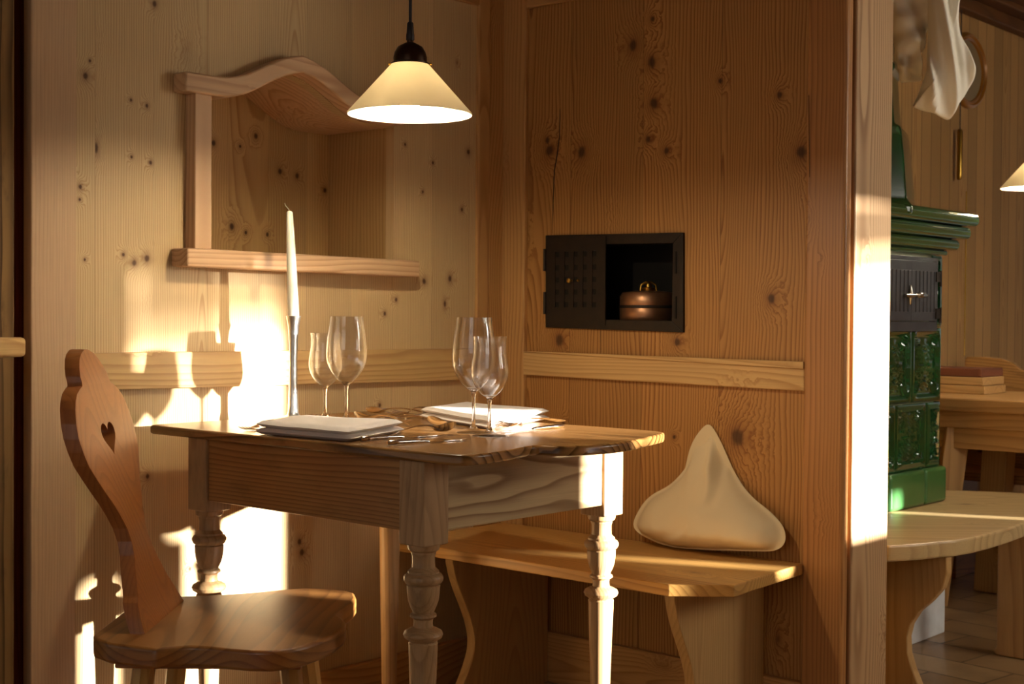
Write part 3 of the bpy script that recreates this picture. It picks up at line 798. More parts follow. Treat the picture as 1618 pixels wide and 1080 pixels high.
# ------------------------------------------------------------------ candle
cp_ = onz(463, 661.5, ZT)
o = MB(); rr_ = 32*cp_.y/F
CS = empty('candlestick', cp_); tag(CS, 'slender hammered silver metal candlestick on the table', 'candlestick')
b = MB(); b.lathe([(0, 0), (rr_, 0), (rr_*1.01, .0015), (rr_*.97, .003), (rr_*.6, .0055), (rr_*.32, .009), (.0125, .016), (.0110, .03), (.0098, .08), (.0090, .13), (.0100, .185), (.0120, .212), (.0165, .236), (.0175, .238), (.012, .2385), (.011, .228), (0, .228)], seg=40)
hv = []
for x, y, z in b.v:
    n_ = noise.noise(Vector((x*90+5, y*90, z*55)))*.0020 if z > .01 else 0
    r_ = math.hypot(x, y); hv.append((x*(1+n_/max(r_, .004)), y*(1+n_/max(r_, .004)), z))
b.v = hv
me_ = b.build('candlestick', m_alu, None, smooth=60); me_.location = cp_
bpy.data.objects.remove(CS); tag(me_, 'slender hammered silver metal candlestick on the table', 'candlestick')
cz_ = ZT+.2285
CN = empty('candle', (cp_.x, cp_.y, cz_)); tag(CN, 'tall tapered cream candle standing unlit in the candlestick', 'candle')
zt_ = ondepth(455, 333, cp_.y).z-cz_
b = MB(); b.lathe([(0, 0), (.0115, 0), (.0134, .012), (.0130, .05), (.0096, zt_*.75), (.0072, zt_-.004), (.0045, zt_-.0005), (0, zt_)], seg=32)
ln_ = ondepth(455.5, 333, cp_.y).x-cp_.x
b.v = [(x+(ln_+.003)*(z/zt_)**1, y, z) for x, y, z in b.v]
b.build('wax', m_wax, CN, smooth=50)
b = MB(); b.tube([(ln_+.003, 0, zt_-.002), (ln_+.001, 0, zt_+.004), (ln_-.006, 0, zt_+.012), (ln_-.008, 0, zt_+.018)], .0011, 8); b.build('wick', m_wick, CN)

# ------------------------------------------------------------------ napkins
def napkin(c4, hz, label, seed):
    """c4: pixel corners of the foot print on the table, in order; layers follow one fold"""
    P = [onz(x, y, ZT) for x, y in c4]
    o = empty('folded_napkin', (P[0]+P[2])/2); tag(o, label, 'napkin', 'folded napkins')
    b = MB(); rnd = random.Random(seed)
    nL = 2
    for L in range(nL):
        z0 = hz*L/nL; z1 = hz*(L+1)/nL
        pull = [1-.012*rnd.random() for _ in range(4)]
        C = (P[0]+P[1]+P[2]+P[3])/4
        Q = [C+(p-C)*pull[i]*(1-.02*L) for i, p in enumerate(P)]
        N = 22
        def pt(a, c, s_):
            # superellipse-like rounded slab
            p = Q[0]*(1-a)*(1-c)+Q[1]*a*(1-c)+Q[2]*a*c+Q[3]*(1-a)*c
            e = min(a, 1-a, c, 1-c)
            th = (1-(1-min(e/.07, 1))**2)**.5
            zm = (z0+z1)/2; hh_ = (z1-z0)/2*.97
            und = noise.noise(Vector((a*2.3+seed, c*2.1, L*.6)))*.0022*L
            flo = -.25*z0*max(0, (1-e/.12))*0
            return Vector((p.x, p.y, ZT+.0004+zm+s_*hh_*th+und*(1 if L else 0)))
        for s_ in (-1, 1):
            b.grid(lambda a, c: pt(a, c, s_), N, N)
    b.v = [(x-o.location.x, y-o.location.y, z-o.location.z) for x, y, z in b.v]
    n = b.build('folded_napkin', m_napkin, None, smooth=60, merge=True); n.location = o.location
    bpy.data.objects.remove(o); tag(n, label, 'napkin', 'folded napkins'); return n
napkin([(401, 686), (552, 699.5), (640, 683), (480, 673.5)], .027, 'folded white napkin at the near place setting, by the table edge', 2)
napkin([(662, 661), (775, 680), (870, 664), (735, 650)], .027, 'folded white napkin at the far place setting, in the sun', 5)

# ------------------------------------------------------------------ cutlery
def station(tab, s):
    for (a, *A), (c, *B) in zip(tab, tab[1:]):
        if a <= s <= c:
            k_ = (s-a)/(c-a); k_ = k_*k_*(3-2*k_) if False else k_
            return [x+(y-x)*k_ for x, y in zip(A, B)]
    return tab[-1][1:]
def spline(tab, n=44):
    P = [tuple(t) for t in tab]; out = []
    L = tab[-1][0]
    for i in range(n+1):
        s = L*i/n; out.append((s, station(tab, s)))
    return out
def mesh_strip(tab, th, dish=True, n=60, m=8):
    """tab: s, half width, centre height, dish depth"""
    b = MB(); S = spline(tab, n)
    # smooth the stations
    V = [list(q[1]) for q in S]
    for _ in range(2):
        V = [V[0]]+[[(V[i-1][j]+2*V[i][j]+V[i+1][j])/4 for j in range(len(V[0]))] for i in range(1, len(V)-1)]+[V[-1]]
    def fn(a, c, s_):
        i = min(int(a*n+.5), n); w_, z_, d_ = V[i]; y = (c*2-1)
        return Vector((S[i][0], y*w_, z_ - d_*(1-y*y) + s_*th/2*(1-.6*y*y)))
    b.grid(lambda a, c: fn(a, c, 1), n, m); b.grid(lambda a, c: fn(a, c, -1), n, m)
    return b
def spoon_mesh():
    b = mesh_strip([(0, .002, .008, 0), (.004, .010, .0075, .003), (.014, .0175, .0095, .0085), (.028, .0205, .0098, .0095), (.044, .017, .0100, .0080), (.056, .008, .009, .003), (.064, .0038, .0115, .0005), (.08, .003, .0145, 0), (.11, .003, .0155, 0), (.15, .0048, .0115, 0), (.185, .0080, .0045, 0), (.196, .007, .0035, 0), (.200, .002, .003, 0)], .0016)
    return b
def fork_mesh():
    b = mesh_strip([(.048, .0125, .0025, .001), (.056, .0128, .0022, .0018), (.066, .010, .004, .001), (.076, .004, .0075, 0), (.09, .003, .0115, 0), (.115, .003, .013, 0), (.155, .0048, .010, 0), (.19, .0080, .004, 0), (.201, .007, .003, 0), (.205, .002, .003, 0)], .0017)
    b.v = [v_ for v_ in b.v]
    for k_ in range(4):
        y = -.0102+.0068*k_
        pts = []; 
        for i in range(9):
            s = .052*i/8
            pts.append(Vector((s, y*(.93+.07*s/.05), .009*(1-s/.05)**1.5+.0018)))
        b.tube(pts, [.0006, .0011, .0014, .0015, .0016, .0017, .0018, .0019, .0020], 6, .7)
    return b
# the station table starts at s=.048: shift parameter
def fork_fix():
    b = MB(); tab = [(.046, .0120, .0028, .001), (.056, .0126, .0022, .0018), (.066, .010, .004, .001), (.076, .004, .0075, 0), (.09, .003, .0115, 0), (.115, .003, .013, 0), (.155, .0048, .010, 0), (.19, .0080, .004, 0), (.201, .007, .003, 0), (.205, .002, .003, 0)]
    tab2 = [(t[0]-.046,)+t[1:] for t in tab]
    b = mesh_strip(tab2, .0017); b.v = [(x+.046, y, z) for x, y, z in b.v]
    for k_ in range(4):
        y = -.0102+.0068*k_; pts = []
        for i in range(9):
            s = .052*i/8
            pts.append(Vector((s, y*(.93+.07*s/.05), .009*max(0, 1-s/.05)**1.5+.0018)))
        b.tube(pts, [.0006, .0011, .0014, .0015, .0016, .0017, .0018, .0019, .0020], 6, .7)
    return b
def knife_mesh():
    b = MB()
    # blade standing slightly on its side
    pts = [(0, .0015), (.012, .0085), (.03, .0105), (.07, .0100), (.108, .0085), (.112, .0045), (.112, -.0045), (.06, -.0060), (.02, -.0052), (.005, -.003)]
    b.prism(pts, .0012, .0026)
    b.tube([(.108, 0, .003), (.118, 0, .0042), (.15, 0, .0052), (.19, 0, .0056), (.213, 0, .0052), (.218, 0, .005)], [.0045, .0050, .0060, .0078, .0082, .0045], 14, .62)
    return b
proto = {}
def cutlery(kind, tip, end, label, lift=0, roll=0, flip=False, tilt=0):
    L = {'spoon': .200, 'fork': .205, 'knife': .218}[kind]
    A = onz(*tip, ZT); E_ = onz(*end, ZT); d = (E_-A); d.z = 0
    ang = math.atan2(d.y, d.x); sc = 1.0
    want = d.length
    sc = min(max(want/L, .78), 1.08)
    if kind not in proto:
        proto[kind] = {'spoon': spoon_mesh, 'fork': fork_fix, 'knife': knife_mesh}[kind]().build(kind, m_steel, None, smooth=50, merge=True)
        o = proto[kind]
    else:
        o = proto[kind].copy(); COL.objects.link(o)
    o.location = (A.x, A.y, ZT+.0006+lift)
    o.rotation_euler = (roll, -tilt, ang); o.scale = (sc, sc, sc)
    for k_ in list(o.keys()): del o[k_]
    tag(o, label, kind, 'cutlery on the table')
    print('cut', kind, round(want, 3), [round(q_, 3) for q_ in A], round(math.degrees(ang)))
    return o
cutlery('knife', (738, 695), (612, 703), 'knife nearest the table edge, its blade pointing right past the large spoon')
cutlery('spoon', (719, 686), (592, 701), 'large spoon nearest the table edge, its bowl raised over the knives', lift=.009, roll=.45)
cutlery('knife', (700, 688), (569, 697), 'knife running from the near napkin under the large spoon')
cutlery('spoon', (561, 671), (668, 685), 'spoon pointing left with its dark bowl behind the near napkin', lift=.012, roll=-.5)
cutlery('fork', (650, 672), (540, 670), 'fork whose tines stick out past the right end of the near napkin', lift=.004, roll=.3)
cutlery('spoon', (704, 680), (606, 671), 'spoon with a pale shining bowl between the two napkins', lift=.011, roll=.5)
cutlery('fork', (617, 664), (700, 655), 'fork shining in the sun left of the far napkin', lift=.010, roll=-.35)
cutlery('spoon', (577, 655), (680, 659), 'spoon farthest back, its bowl beside the shining fork', lift=.006, roll=-.45)
cutlery('knife', (590, 662), (690, 657), 'knife lying under the shining fork, left of the far napkin')
cutlery('fork', (779, 680), (893, 672), 'fork in front of the far napkin, tines towards the right glasses', lift=.007, roll=-.35)
cutlery('knife', (792, 684), (890, 676), 'knife in front of the far napkin, under the fork')
cutlery('fork', (520, 659), (478, 669), 'fork whose tines show between the candlestick and the left glasses', lift=.001)
cutlery('fork', (384, 683), (450, 668), 'fork whose tips show past the left end of the near napkin')

# ------------------------------------------------------------------ pillow standing on the bench
out = [(1082,669),(1070,680),(1057,698),(1048,722),(1045,744),(1030,765),(1018,775),(1000,784),(988,795),(980,812),(975,830),(975,845),(988,858),(1005,868),(1025,878),(1050,884),(1080,886),(1110,887),(1140,887),(1170,887),(1200,887),(1212,882),(1219,868),(1218,855),(1212,838),(1200,825),(1185,812),(1160,795),(1140,776),(1125,756),(1115,735),(1105,710),(1095,690)]
HP = .115
O2 = [WR.hit(x, y, HP) for x, y in out]
cxp = sum(p[0] for p in O2)/len(O2); czp = ZB+.085
zmin = min(p[1] for p in O2)
O2 = [(t_, max(ZB+.003, z_+ (ZB+.003-zmin)*max(0, 1-(z_-zmin)/.1))) for t_, z_ in O2]
# resample the outline evenly
def resample(P, n):
    P = P+[P[0]]; Ls = [0]
    for a, c in zip(P, P[1:]): Ls.append(Ls[-1]+math.hypot(a[0]-c[0], a[1]-c[1]))
    o_ = []
    for i in range(n):
        s = Ls[-1]*i/n
        for k_ in range(len(P)-1):
            if Ls[k_] <= s <= Ls[k_+1]:
                f_ = (s-Ls[k_])/(Ls[k_+1]-Ls[k_]+1e-9); o_.append((P[k_][0]+(P[k_+1][0]-P[k_][0])*f_, P[k_][1]+(P[k_+1][1]-P[k_][1])*f_)); break
    return o_
O3 = resample(O2, 96)
for _ in range(2): O3 = [tuple((O3[i-1][j]+2*O3[i][j]+O3[(i+1) % 96][j])/4 for j in (0, 1)) for i in range(96)]
def pil(a, c, s_):
    i = a*96; i0 = int(i) % 96; P = O3[i0]; rho = c
    # seam flange: the last tenth stays thin
    x = cxp+(P[0]-cxp)*rho; z = czp+(P[1]-czp)*rho
    e = min(rho/.93, 1)
    th = (1-e**2.6)**.62*.078
    low = 1-.55*max(0, min(1, (z-ZB-.05)/.2))
    th *= low
    ang_ = math.atan2(P[1]-czp, P[0]-cxp)
    fold = .016*math.exp(-((x-cxp-.012+.25*(z-ZB-.2))/.012)**2)*max(0, min(1, (z-ZB-.12)/.1))*(1 if e < 1 else .4)
    fold -= .011*math.exp(-((x-cxp-.030+.1*(z-ZB-.2))/.014)**2)*max(0, min(1, (z-ZB-.10)/.1))
    fold += .006*math.sin(ang_*9+rho*4)*rho**2*(1-rho)*2
    wr = .010*noise.noise(Vector((x*14, z*14, s_*3)))*(1-.5*e)+.0045*noise.noise(Vector((x*38, z*26, 2)))
    flat_ = .004
    lean = HP-.055-.28*(z-ZB)
    h = lean + s_*(th+flat_*.25) + (fold+wr)*(1 if s_ > 0 else -.3)*(1-.7*(rho > .97))
    return WR.p(x, max(z, ZB+.002), max(h, .004+.002*rho))
b = MB()
for s_ in (1, -1): b.grid(lambda a, c: pil(a, c, s_), 96, 26)
pb = WR.p(cxp, ZB, HP); b.v = [(x-pb.x, y-pb.y, z-pb.z) for x, y, z in b.v]
pw = b.build('pillow', m_linen, None, smooth=75, merge=True, sub=1); pw.location = pb
tag(pw, 'cream linen pillow standing on one corner on the corner bench', 'pillow')
# ------------------------------------------------------------------ tiled stove behind the partition
def tile_mat():
    t = NT('green_glaze'); co = t.n('ShaderNodeTexCoord').outputs['Object']
    nz = t.noise(co, 9, 4); c = t.mix(t.ramp(nz, .3, .7), lin('0b3015'), lin('164a24'))
    lw = t.n('ShaderNodeNewGeometry').outputs['Pointiness']
    c = t.mix(t.ramp(lw, .51, .58, 0, .35), c, lin('4f6a30'))
    t.l(c, t.b.inputs['Base Color']); t.b.inputs['Roughness'].default_value = .12
    t.b.inputs['Coat Weight'].default_value = .8; t.b.inputs['Coat Roughness'].default_value = .04
    return t.m
m_tile = tile_mat()
m_tile2 = plain('plinth_glaze', '2a5c2c', .3, 0, .6, var=.6, vs=6, col2='437a3e', coat=.5)
m_grout = plain('grout', 'a9ab8c', .8)
m_white = plain('white_plaster', 'e6e8ea', .9, 0, .2, var=.4, vs=12, col2='b9b9b4', bump=.4, bs=30, bd=.003)
SCo = onz(1496, 791, ZB); SCo = Vector((SCo.x, SCo.y, 0))
frS = lambda a, c, z: SCo - M*a - W*c + Vector((0, 0, z))     # a runs left along the visible face, c goes into the stove
def frSd(a, o_, z): return SCo - M*a + W*o_ + Vector((0, 0, z))   # o_ out of the face
S = empty('tiled_stove', (SCo.x, SCo.y, .0)); tag(S, 'dark green glazed tile stove behind the partition', 'stove')
def zat_px(px, py):
    # height on the face
    WS = Wall(SCo, -M, W); t_, z_ = WS.hit(px, py); return t_, z_
zp1 = zat_px(1480, 738)[1]; zr1 = zat_px(1485, 634)[1]; zr2 = zat_px(1485, 517)[1]; zr3 = zat_px(1490, 403)[1]
print('stove z', zp1, zr1, zr2, zr3)
SLn, SW = .95, .44
b = MB(); b.box(0, SLn, 0, SW, 0, ZB-.045, frS); rel(b, S).build('base', m_white, S, bevel=.006)
i0 = .018
b = MB()
b.box(0, .155, -.0, .05, ZB+.001, zp1, frS); b.box(.158, .40, 0, .05, ZB+.001, zp1, frS); b.box(.403, SLn, 0, .05, ZB+.001, zp1, frS)
b.box(0, .05, .053, SW, ZB+.001, zp1, frS)
rel(b, S).build('plinth', m_tile2, S, bevel=.012, seg=4, smooth=40)
b = MB(); b.box(.034, SLn, .034, SW, ZB+.002, zr3, frS); rel(b, S).build('core', m_grout, S)
def tile(a0_, a1_, z0_, z1_, side=False, half=0):
    b = MB(); N = 30; wd = a1_-a0_; hg = z1_-z0_
    def fn(p, q_):
        a = a0_+wd*p; z = z0_+hg*q_
        e = min(p*wd, (1-p)*wd, q_*hg, (1-q_)*hg)
        o_ = .004
        if e < .004: o_ = .0
        if e > .021: 
            o_ = -.008
            cx_ = p-.5; cz_ = q_-.5
            r_ = math.hypot(cx_*wd, cz_*hg)
            o_ += .005*max(0, 1-r_/.075) + .004*math.cos(r_*2*math.pi/.0135)*(r_ < .078)
            dg_ = min(abs(cx_-cz_), abs(cx_+cz_))
            if r_ >= .078: o_ += .016*math.exp(-(dg_/.05)**2)*(.8+.5*math.sin(r_*600))
        elif e > .017: o_ = .006
        return frSd(a, o_-i0, z) if not side else SCo - W*(a) - M*(i0-o_) + Vector((0, 0, z))
    b.grid(fn, N, N)
    return rel(b, S).build('tile', m_tile, S, smooth=60)
tw = .212
g = .002
def row(z0_, z1_, shift):
    a = .004+i0; first = shift
    if first: tile(a, a+first, z0_+g, z1_-g); a += first+g
    while a < .62: tile(a, a+tw, z0_+g, z1_-g); a += tw+g
    c = i0+.004
    while c < SW-.1: tile(c, c+tw, z0_+g, z1_-g, True); c += tw+g
row(zp1, zr1, .105); row(zr1, zr2, 0)
# door row: one narrow tile at the corner then the iron door
tile(.004+i0, .004+i0+.075, zr2+g, zr3-g); 
c = i0+.004
while c < SW-.1: tile(c, c+tw, zr2+g, zr3-g, True); c += tw+g
# cornice: stacked roundings, widening upward
zc0 = zr3; zc1 = zat_px(1490, 335)[1]
hC = (zc1-zc0)
def ring(z0_, z1_, out_, nm='cornice'):
    b = MB(); n = 10; P = []
    prof = [(math.cos(math.pi*(k_/n-.5))**.6*min(.022, (z1_-z0_)/2), z0_+(z1_-z0_)*(.5+.5*math.sin(math.pi*(k_/n-.5)))) for k_ in range(n+1)]
    for (o_, z) in prof:
        e = out_+o_-.01
        P.append([frS(-e, -e, z), frS(SLn, -e, z), frS(SLn, SW+e, z), frS(-e, SW+e, z)])
    vs = [q_ for r_ in P for q_ in r_]
    fs = [(i*4+k_, i*4+(k_+1) % 4, (i+1)*4+(k_+1) % 4, (i+1)*4+k_) for i in range(n) for k_ in range(4)] + [(3, 2, 1, 0), (n*4, n*4+1, n*4+2, n*4+3)]
    b.add(vs, fs, vs); rel(b, S).build(nm, m_tile, S, smooth=35)
ring(zc0, zc0+hC*.12, -.004); ring(zc0+hC*.12, zc0+hC*.38, .014); ring(zc0+hC*.38, zc0+hC*.68, .038); ring(zc0+hC*.68, zc0+hC*1.0, .056)
# upper tower: tapering bell then a slim shaft
zb0 = zc1-.01
WSx = Wall(SCo, -M, W)
cxa = .42; 
ctr = frS(cxa, .22, 0)
def rad_at(px, z):                           # radius whose right silhouette falls on a pixel column
    lo, hi = 0, .6
    for _ in range(30):
        md_ = (lo+hi)/2
        if sx(Vector((ctr.x, ctr.y, z))+Vector((1, 0, 0))*md_) < px: lo = md_
        else: hi = md_
    return md_
def zy(py): return ondepth(1425, py, ctr.y).z
prof = [(zy(345), 1452), (zy(332), 1452), (zy(325), 1444), (zy(318), 1443), (zy(260), 1438), (zy(228), 1434), (zy(218), 1433), (zy(210), 1430), (zy(207), 1421), (zy(160), 1417), (zy(130), 1415), (zy(122), 1420), (zy(116), 1420), (zy(108), 1414), (zy(40), 1409), (zy(-40), 1406)]
print('tower', [(round(z, 2), round(rad_at(p_, z), 3)) for z, p_ in prof])
b = MB(); b.lathe([(0, prof[0][0]-.02)]+[(rad_at(p_, z), z) for z, p_ in prof]+[(0, prof[-1][0])], (ctr.x, ctr.y, 0), 8)
rel(b, S).build('tower', m_tile, S, smooth=20, bevel=.006)
# iron door
DR = empty('dummy'); bpy.data.objects.remove(DR)
m_plate = plain('door_iron', '5c5c5e', .4, .7, .5, var=.3, vs=15, col2='343436')
ad0 = zat_px(1476, 465)[0]; zd0, zd1 = zat_px(1440, 523)[1], zat_px(1440, 405)[1]
b = MB(); b.box(ad0, ad0+.40, -.012, .012, zd0, zd0+.03, frS); b.box(ad0, ad0+.40, -.012, .012, zd1-.012, zd1, frS)
b.box(ad0, ad0+.012, -.012, .012, zd0, zd1, frS)
FR = rel(b, S).build('door_frame', m_plate, S, bevel=.001)
def leaf(x0, x1):
    b = MB(); za, zc = zd0+.032, zd1-.014; n = 6
    b.box(x0, x1, -.013, -.010, za, zc, frS)
    st = (x1-x0)/(n+1)
    b.box(x0, x1, -.018, -.013, za, za+.028, frS); b.box(x0, x1, -.018, -.013, zc-.03, zc, frS)
    xs_ = [x0]+[v_ for k_ in range(n) for v_ in (x0+st*(k_+.9)-.003, x0+st*(k_+.9)+.003)]+[x1]
    for k_ in range(0, len(xs_)-1, 2): b.box(xs_[k_], xs_[k_+1], -.018, -.013, za+.028, zc-.03, frS)
    return rel(b, S).build('fire_door', m_plate, S, bevel=.0008)
lf = leaf(ad0+.014, ad0+.197); leaf(ad0+.199, ad0+.385)
for zz_ in (zd0+.055, zd1-.06):
    b = MB(); b.box(ad0-.004, ad0+.030, -.0185, -.022, zz_-.016, zz_+.016, frS); b.tube([frS(ad0-.002, -.02, zz_-.03), frS(ad0-.002, -.02, zz_+.02)], .005, 10)
    rel(b, S).build('hinge', m_iron, lf)
m_chrome = plain('door_handle_metal', 'a8a49a', .2, 1)
zh_ = zat_px(1433, 466)[1]; ah = zat_px(1428, 466)[0]
b = MB(); b.tube([frS(ah, -.022, zh_-.03), frS(ah, -.024, zh_), frS(ah, -.022, zh_+.03)], [.003, .008, .003], 10)
b.tube([frS(ah+.05, -.03, zh_-.002), frS(ah+.02, -.032, zh_-.003), frS(ah-.02, -.034, zh_)], [.006, .007, .004], 10)
b.tube([frS(ah-.02, -.034, zh_), frS(ah-.024, -.034, zh_), frS(ah-.068, -.034, zh_), frS(ah-.072, -.034, zh_), frS(ah-.088, -.034, zh_), frS(ah-.09, -.034, zh_)], [.004, .0085, .0085, .0045, .0045, .001], 12)
rel(b, S).build('handle', m_chrome, lf, smooth=50)

# ------------------------------------------------------------------ bench round the stove
fe = [(1404,861.5),(1430,860),(1460,858),(1487,855),(1510,853),(1537,848.5),(1565,842),(1595,833),(1618,825),(1650,812),(1700,795)]
FE = [onz(x, y, ZB) for x, y in fe]
c0_ = CORNER+W*(t0)*.0
bp0 = frS(.80, -.0, 0)
Lf = FE[0] - W*.0
inner = [onz(1618, 778, ZB), onz(1500, 774, ZB)]
end1 = WR.p(tA+.001, 0, -.215); 
st_back = frS(.55, -.001, 0); st_c = frS(-.001, -.001, 0)
bk0 = frS(-.001, .55, 0)
i2 = onz(1720, 781, ZB); pol = [(p.x, p.y) for p in FE] + [(i2.x, i2.y), (inner[1].x-.02, inner[1].y+.01), (bk0.x, bk0.y), (st_c.x, st_c.y), (st_back.x, st_back.y)]
i3 = frS(.30, .42, 0); i4 = frS(.94, .42, 0)
pol = [(p.x, p.y) for p in FE] + [(i2.x, i2.y), (inner[1].x-.02, inner[1].y+.01), (i3.x+.2, i3.y+.15), (i4.x, i4.y), (FE[0].x-.03, FE[0].y+.02)]
SB = empty('stove_bench', (FE[2].x, FE[2].y, 0)); tag(SB, 'thick pale wooden bench with a curved edge round the green stove', 'bench')
b = MB(); b.prism(pol, ZB-.044, ZB, None, grain=0); rel(b, SB).build('seat', m_sbench, SB, bevel=.006, seg=2)
# curved board support, pixel-measured outline on an upright plane parallel to the partition
ps = onz(1487, 855, ZB); WSu = Wall(Vector((ps.x, ps.y, 0))-M*-.04, W, -M)
oc = [(1396,880),(1500,882),(1500,905),(1493,928),(1475,948),(1455,965),(1442,985),(1437,1005),(1438,1030),(1445,1055),(1455,1080),(1470,1110),(1485,1150),(1490,1210),(1396,1210)]
U = [WSu.hit(x, y) for x, y in oc]
zf = ZB-.0445
U = [(a_, min(max(z_, 0), zf)) for a_, z_ in U]; U[0] = (U[0][0], zf); U[1] = (U[1][0], zf)
U[-1] = (U[-1][0], 0); U[-2] = (U[-2][0], 0)
b = MB(); b.prism(U, -.016, .016, lambda a_, z_, h_: WSu.p(a_, z_, h_)); rel(b, SB).build('support', m_benchs, SB, bevel=.003, smooth=35)
pp = onz(1600, 838, ZB); pe = empty('x'); bpy.data.objects.remove(pe)
WS2 = Wall(Vector((pp.x, pp.y, 0))+Vector((.10, .34, 0)), W, -M)
oc = [(1582,855),(1640,855),(1640,1060),(1578,1052),(1575,1040),(1580,1020)]
U = [WS2.hit(x, y) for x, y in oc]; U = [(a_, min(max(z_, 0), zf)) for a_, z_ in U]; U[0] = (U[0][0], zf); U[1] = (U[1][0], zf); U[2] = (U[2][0], 0); U[3] = (U[3][0], 0); U[4] = (U[4][0], .015)
b = MB(); b.prism(U, -.03, .03, lambda a_, z_, h_: WS2.p(a_, z_, h_)); rel(b, SB).build('support', m_adjf, SB, bevel=.006, smooth=35)

# ------------------------------------------------------------------ table, benches behind the stove
TB = .745
def Pz(px, py, z): return onz(px, py, z)
a_ = Pz(1490, 628, TB); c_ = Pz(1618, 636, TB)
TA = empty('side_table', (a_.x, a_.y, 0)); tag(TA, 'heavy pine table in the next room behind the stove', 'table')
fr2 = lambda x, y, z: Vector((a_.x, a_.y, 0)) + W*x + M*y + Vector((0, 0, z))
b = MB(); b.box(-.25, 1.4, 0, .64, TB-.045, TB, fr2, grain=0); rel(b, TA).build('tabletop', m_adjf, TA, bevel=.005)
b = MB(); b.box(-.22, 1.35, .03, .06, TB-.105, TB-.0455, fr2, grain=0); rel(b, TA).build('apron', m_adjf, TA, bevel=.003)
b = MB(); b.box(-.12, 1.30, .05, .075, TB-.180, TB-.106, fr2, grain=0); rel(b, TA).build('drawer', m_adjf, TA, bevel=.003)
def splay(px0, py0, px1, py1, dpt, w_, nm, root, mat, lab=None):
    A1 = ondepth(px0, py0, dpt); A2 = ondepth(px1, py1, dpt)
    b = MB(); dx = Vector((w_, 0, 0)); dy = Vector((0, .045, 0))
    A2 = A1+(A2-A1)*((A1.z)/(A1.z-A2.z)) if A2.z > 0 else A2
    vs = [A1, A1+dx, A1+dx+dy, A1+dy, A2, A2+dx, A2+dx+dy, A2+dy]
    b.add(vs, [(0, 1, 2, 3), (7, 6, 5, 4), (0, 4, 5, 1), (1, 5, 6, 2), (2, 6, 7, 3), (3, 7, 4, 0)], [(v_.x, v_.z, v_.y) for v_ in vs])
    o = rel(b, root).build(nm, mat, root, bevel=.004); return o
splay(1499, 655, 1488, 740, 4.93, .085, 'leg', TA, m_adjf)
lt = onz(1562, 936, 0)
b = MB(); b.add([lt+W*x+M*y+Vector((0, 0, z))+W*(.035 if z else 0) for z in (0, TB-.0455) for x, y in ((-.06, 0), (.035, 0), (.035, .09), (-.06, .09))], [(3, 2, 1, 0), (4, 5, 6, 7), (0, 1, 5, 4), (1, 2, 6, 5), (2, 3, 7, 6), (3, 0, 4, 7)], [(x, z, y) for z in (0, .7) for x, y in ((-.06, 0), (.035, 0), (.035, .09), (-.06, .09))])
rel(b, TA).build('leg', m_benchs, TA, bevel=.004)
splay(1665, 690, 1665, 775, 4.9, .085, 'leg', TA, m_adjf)
# bench behind that table with a curved back, and a low box seat below
bb = ondepth(1560, 700, 5.62)
BB = empty('high_backed_bench', (bb.x, bb.y, 0)); tag(BB, 'brown wooden bench with a rounded back behind the far table', 'bench')
fr3 = lambda x, y, z: Vector((bb.x, bb.y, 0)) + W*x + M*y + Vector((0, 0, z))
zt3 = ondepth(1560, 564, 5.6).z
b = MB()
pf = [(-.10, .40), (.95, .40), (.95, zt3-.055), (.17, zt3-.055), (.13, zt3-.045), (.10, zt3-.02), (.05, zt3-.005), (-.02, zt3), (-.09, zt3-.0), (-.10, zt3-.01)]
b.prism(pf, 0, .03, lambda x, z, y: fr3(x, y, z), grain=0); rel(b, BB).build('backrest', m_table, BB, bevel=.004, smooth=35)
b = MB(); b.box(-.10, .95, -.26, 0, .395, .43, fr3, grain=0); rel(b, BB).build('seat', m_table, BB, bevel=.004)
for x in (-.08, .25, .8):
    b = MB(); b.box(x, x+.05, -.22, -.02, 0, .394, fr3, grain=1); rel(b, BB).build('support', m_table, BB, bevel=.003)
# stack of wooden boxes on that table
sxp = [(1552, 583, 568, '8f5b38', 'reddish brown wooden box lid on top of the stack on the far table'), (1554, 597, 583.5, None, 'pale wooden box in the middle of the stack on the far table'), (1557, 611, 597.5, None, 'lowest pale wooden box of the stack on the far table')]
m_boxred = plain('box_lid', '6e3d24', .6)
base = Vector((a_.x, a_.y, 0)) + M*.30
zz0 = TB+.001
for (pxr, y1_, y0_, colr, lab), wdt in zip(sxp[::-1], (.36, .345, .33)):
    hgt = .0315
    # right end on its pixel column
    lo, hi = -.3, .8
    for _ in range(30):
        md_ = (lo+hi)/2
        if sx(base+W*md_) < pxr: lo = md_
        else: hi = md_
    b = MB(); b.box(md_-wdt, md_, 0, .2, 0, hgt-.001, lambda x, y, z: base+W*x+M*y+Vector((0, 0, z)), grain=0)
    if False: pass
    bo = base+W*(md_-wdt/2)+M*.1; b.v = [(x-bo.x, y-bo.y, z) for x, y, z in b.v]
    o = b.build('wooden_box', m_boxred if colr else m_benchs, None, bevel=.003); o.location = (bo.x, bo.y, zz0); zz0 += hgt
    tag(o, lab, 'box', 'boxes stacked on the far table')

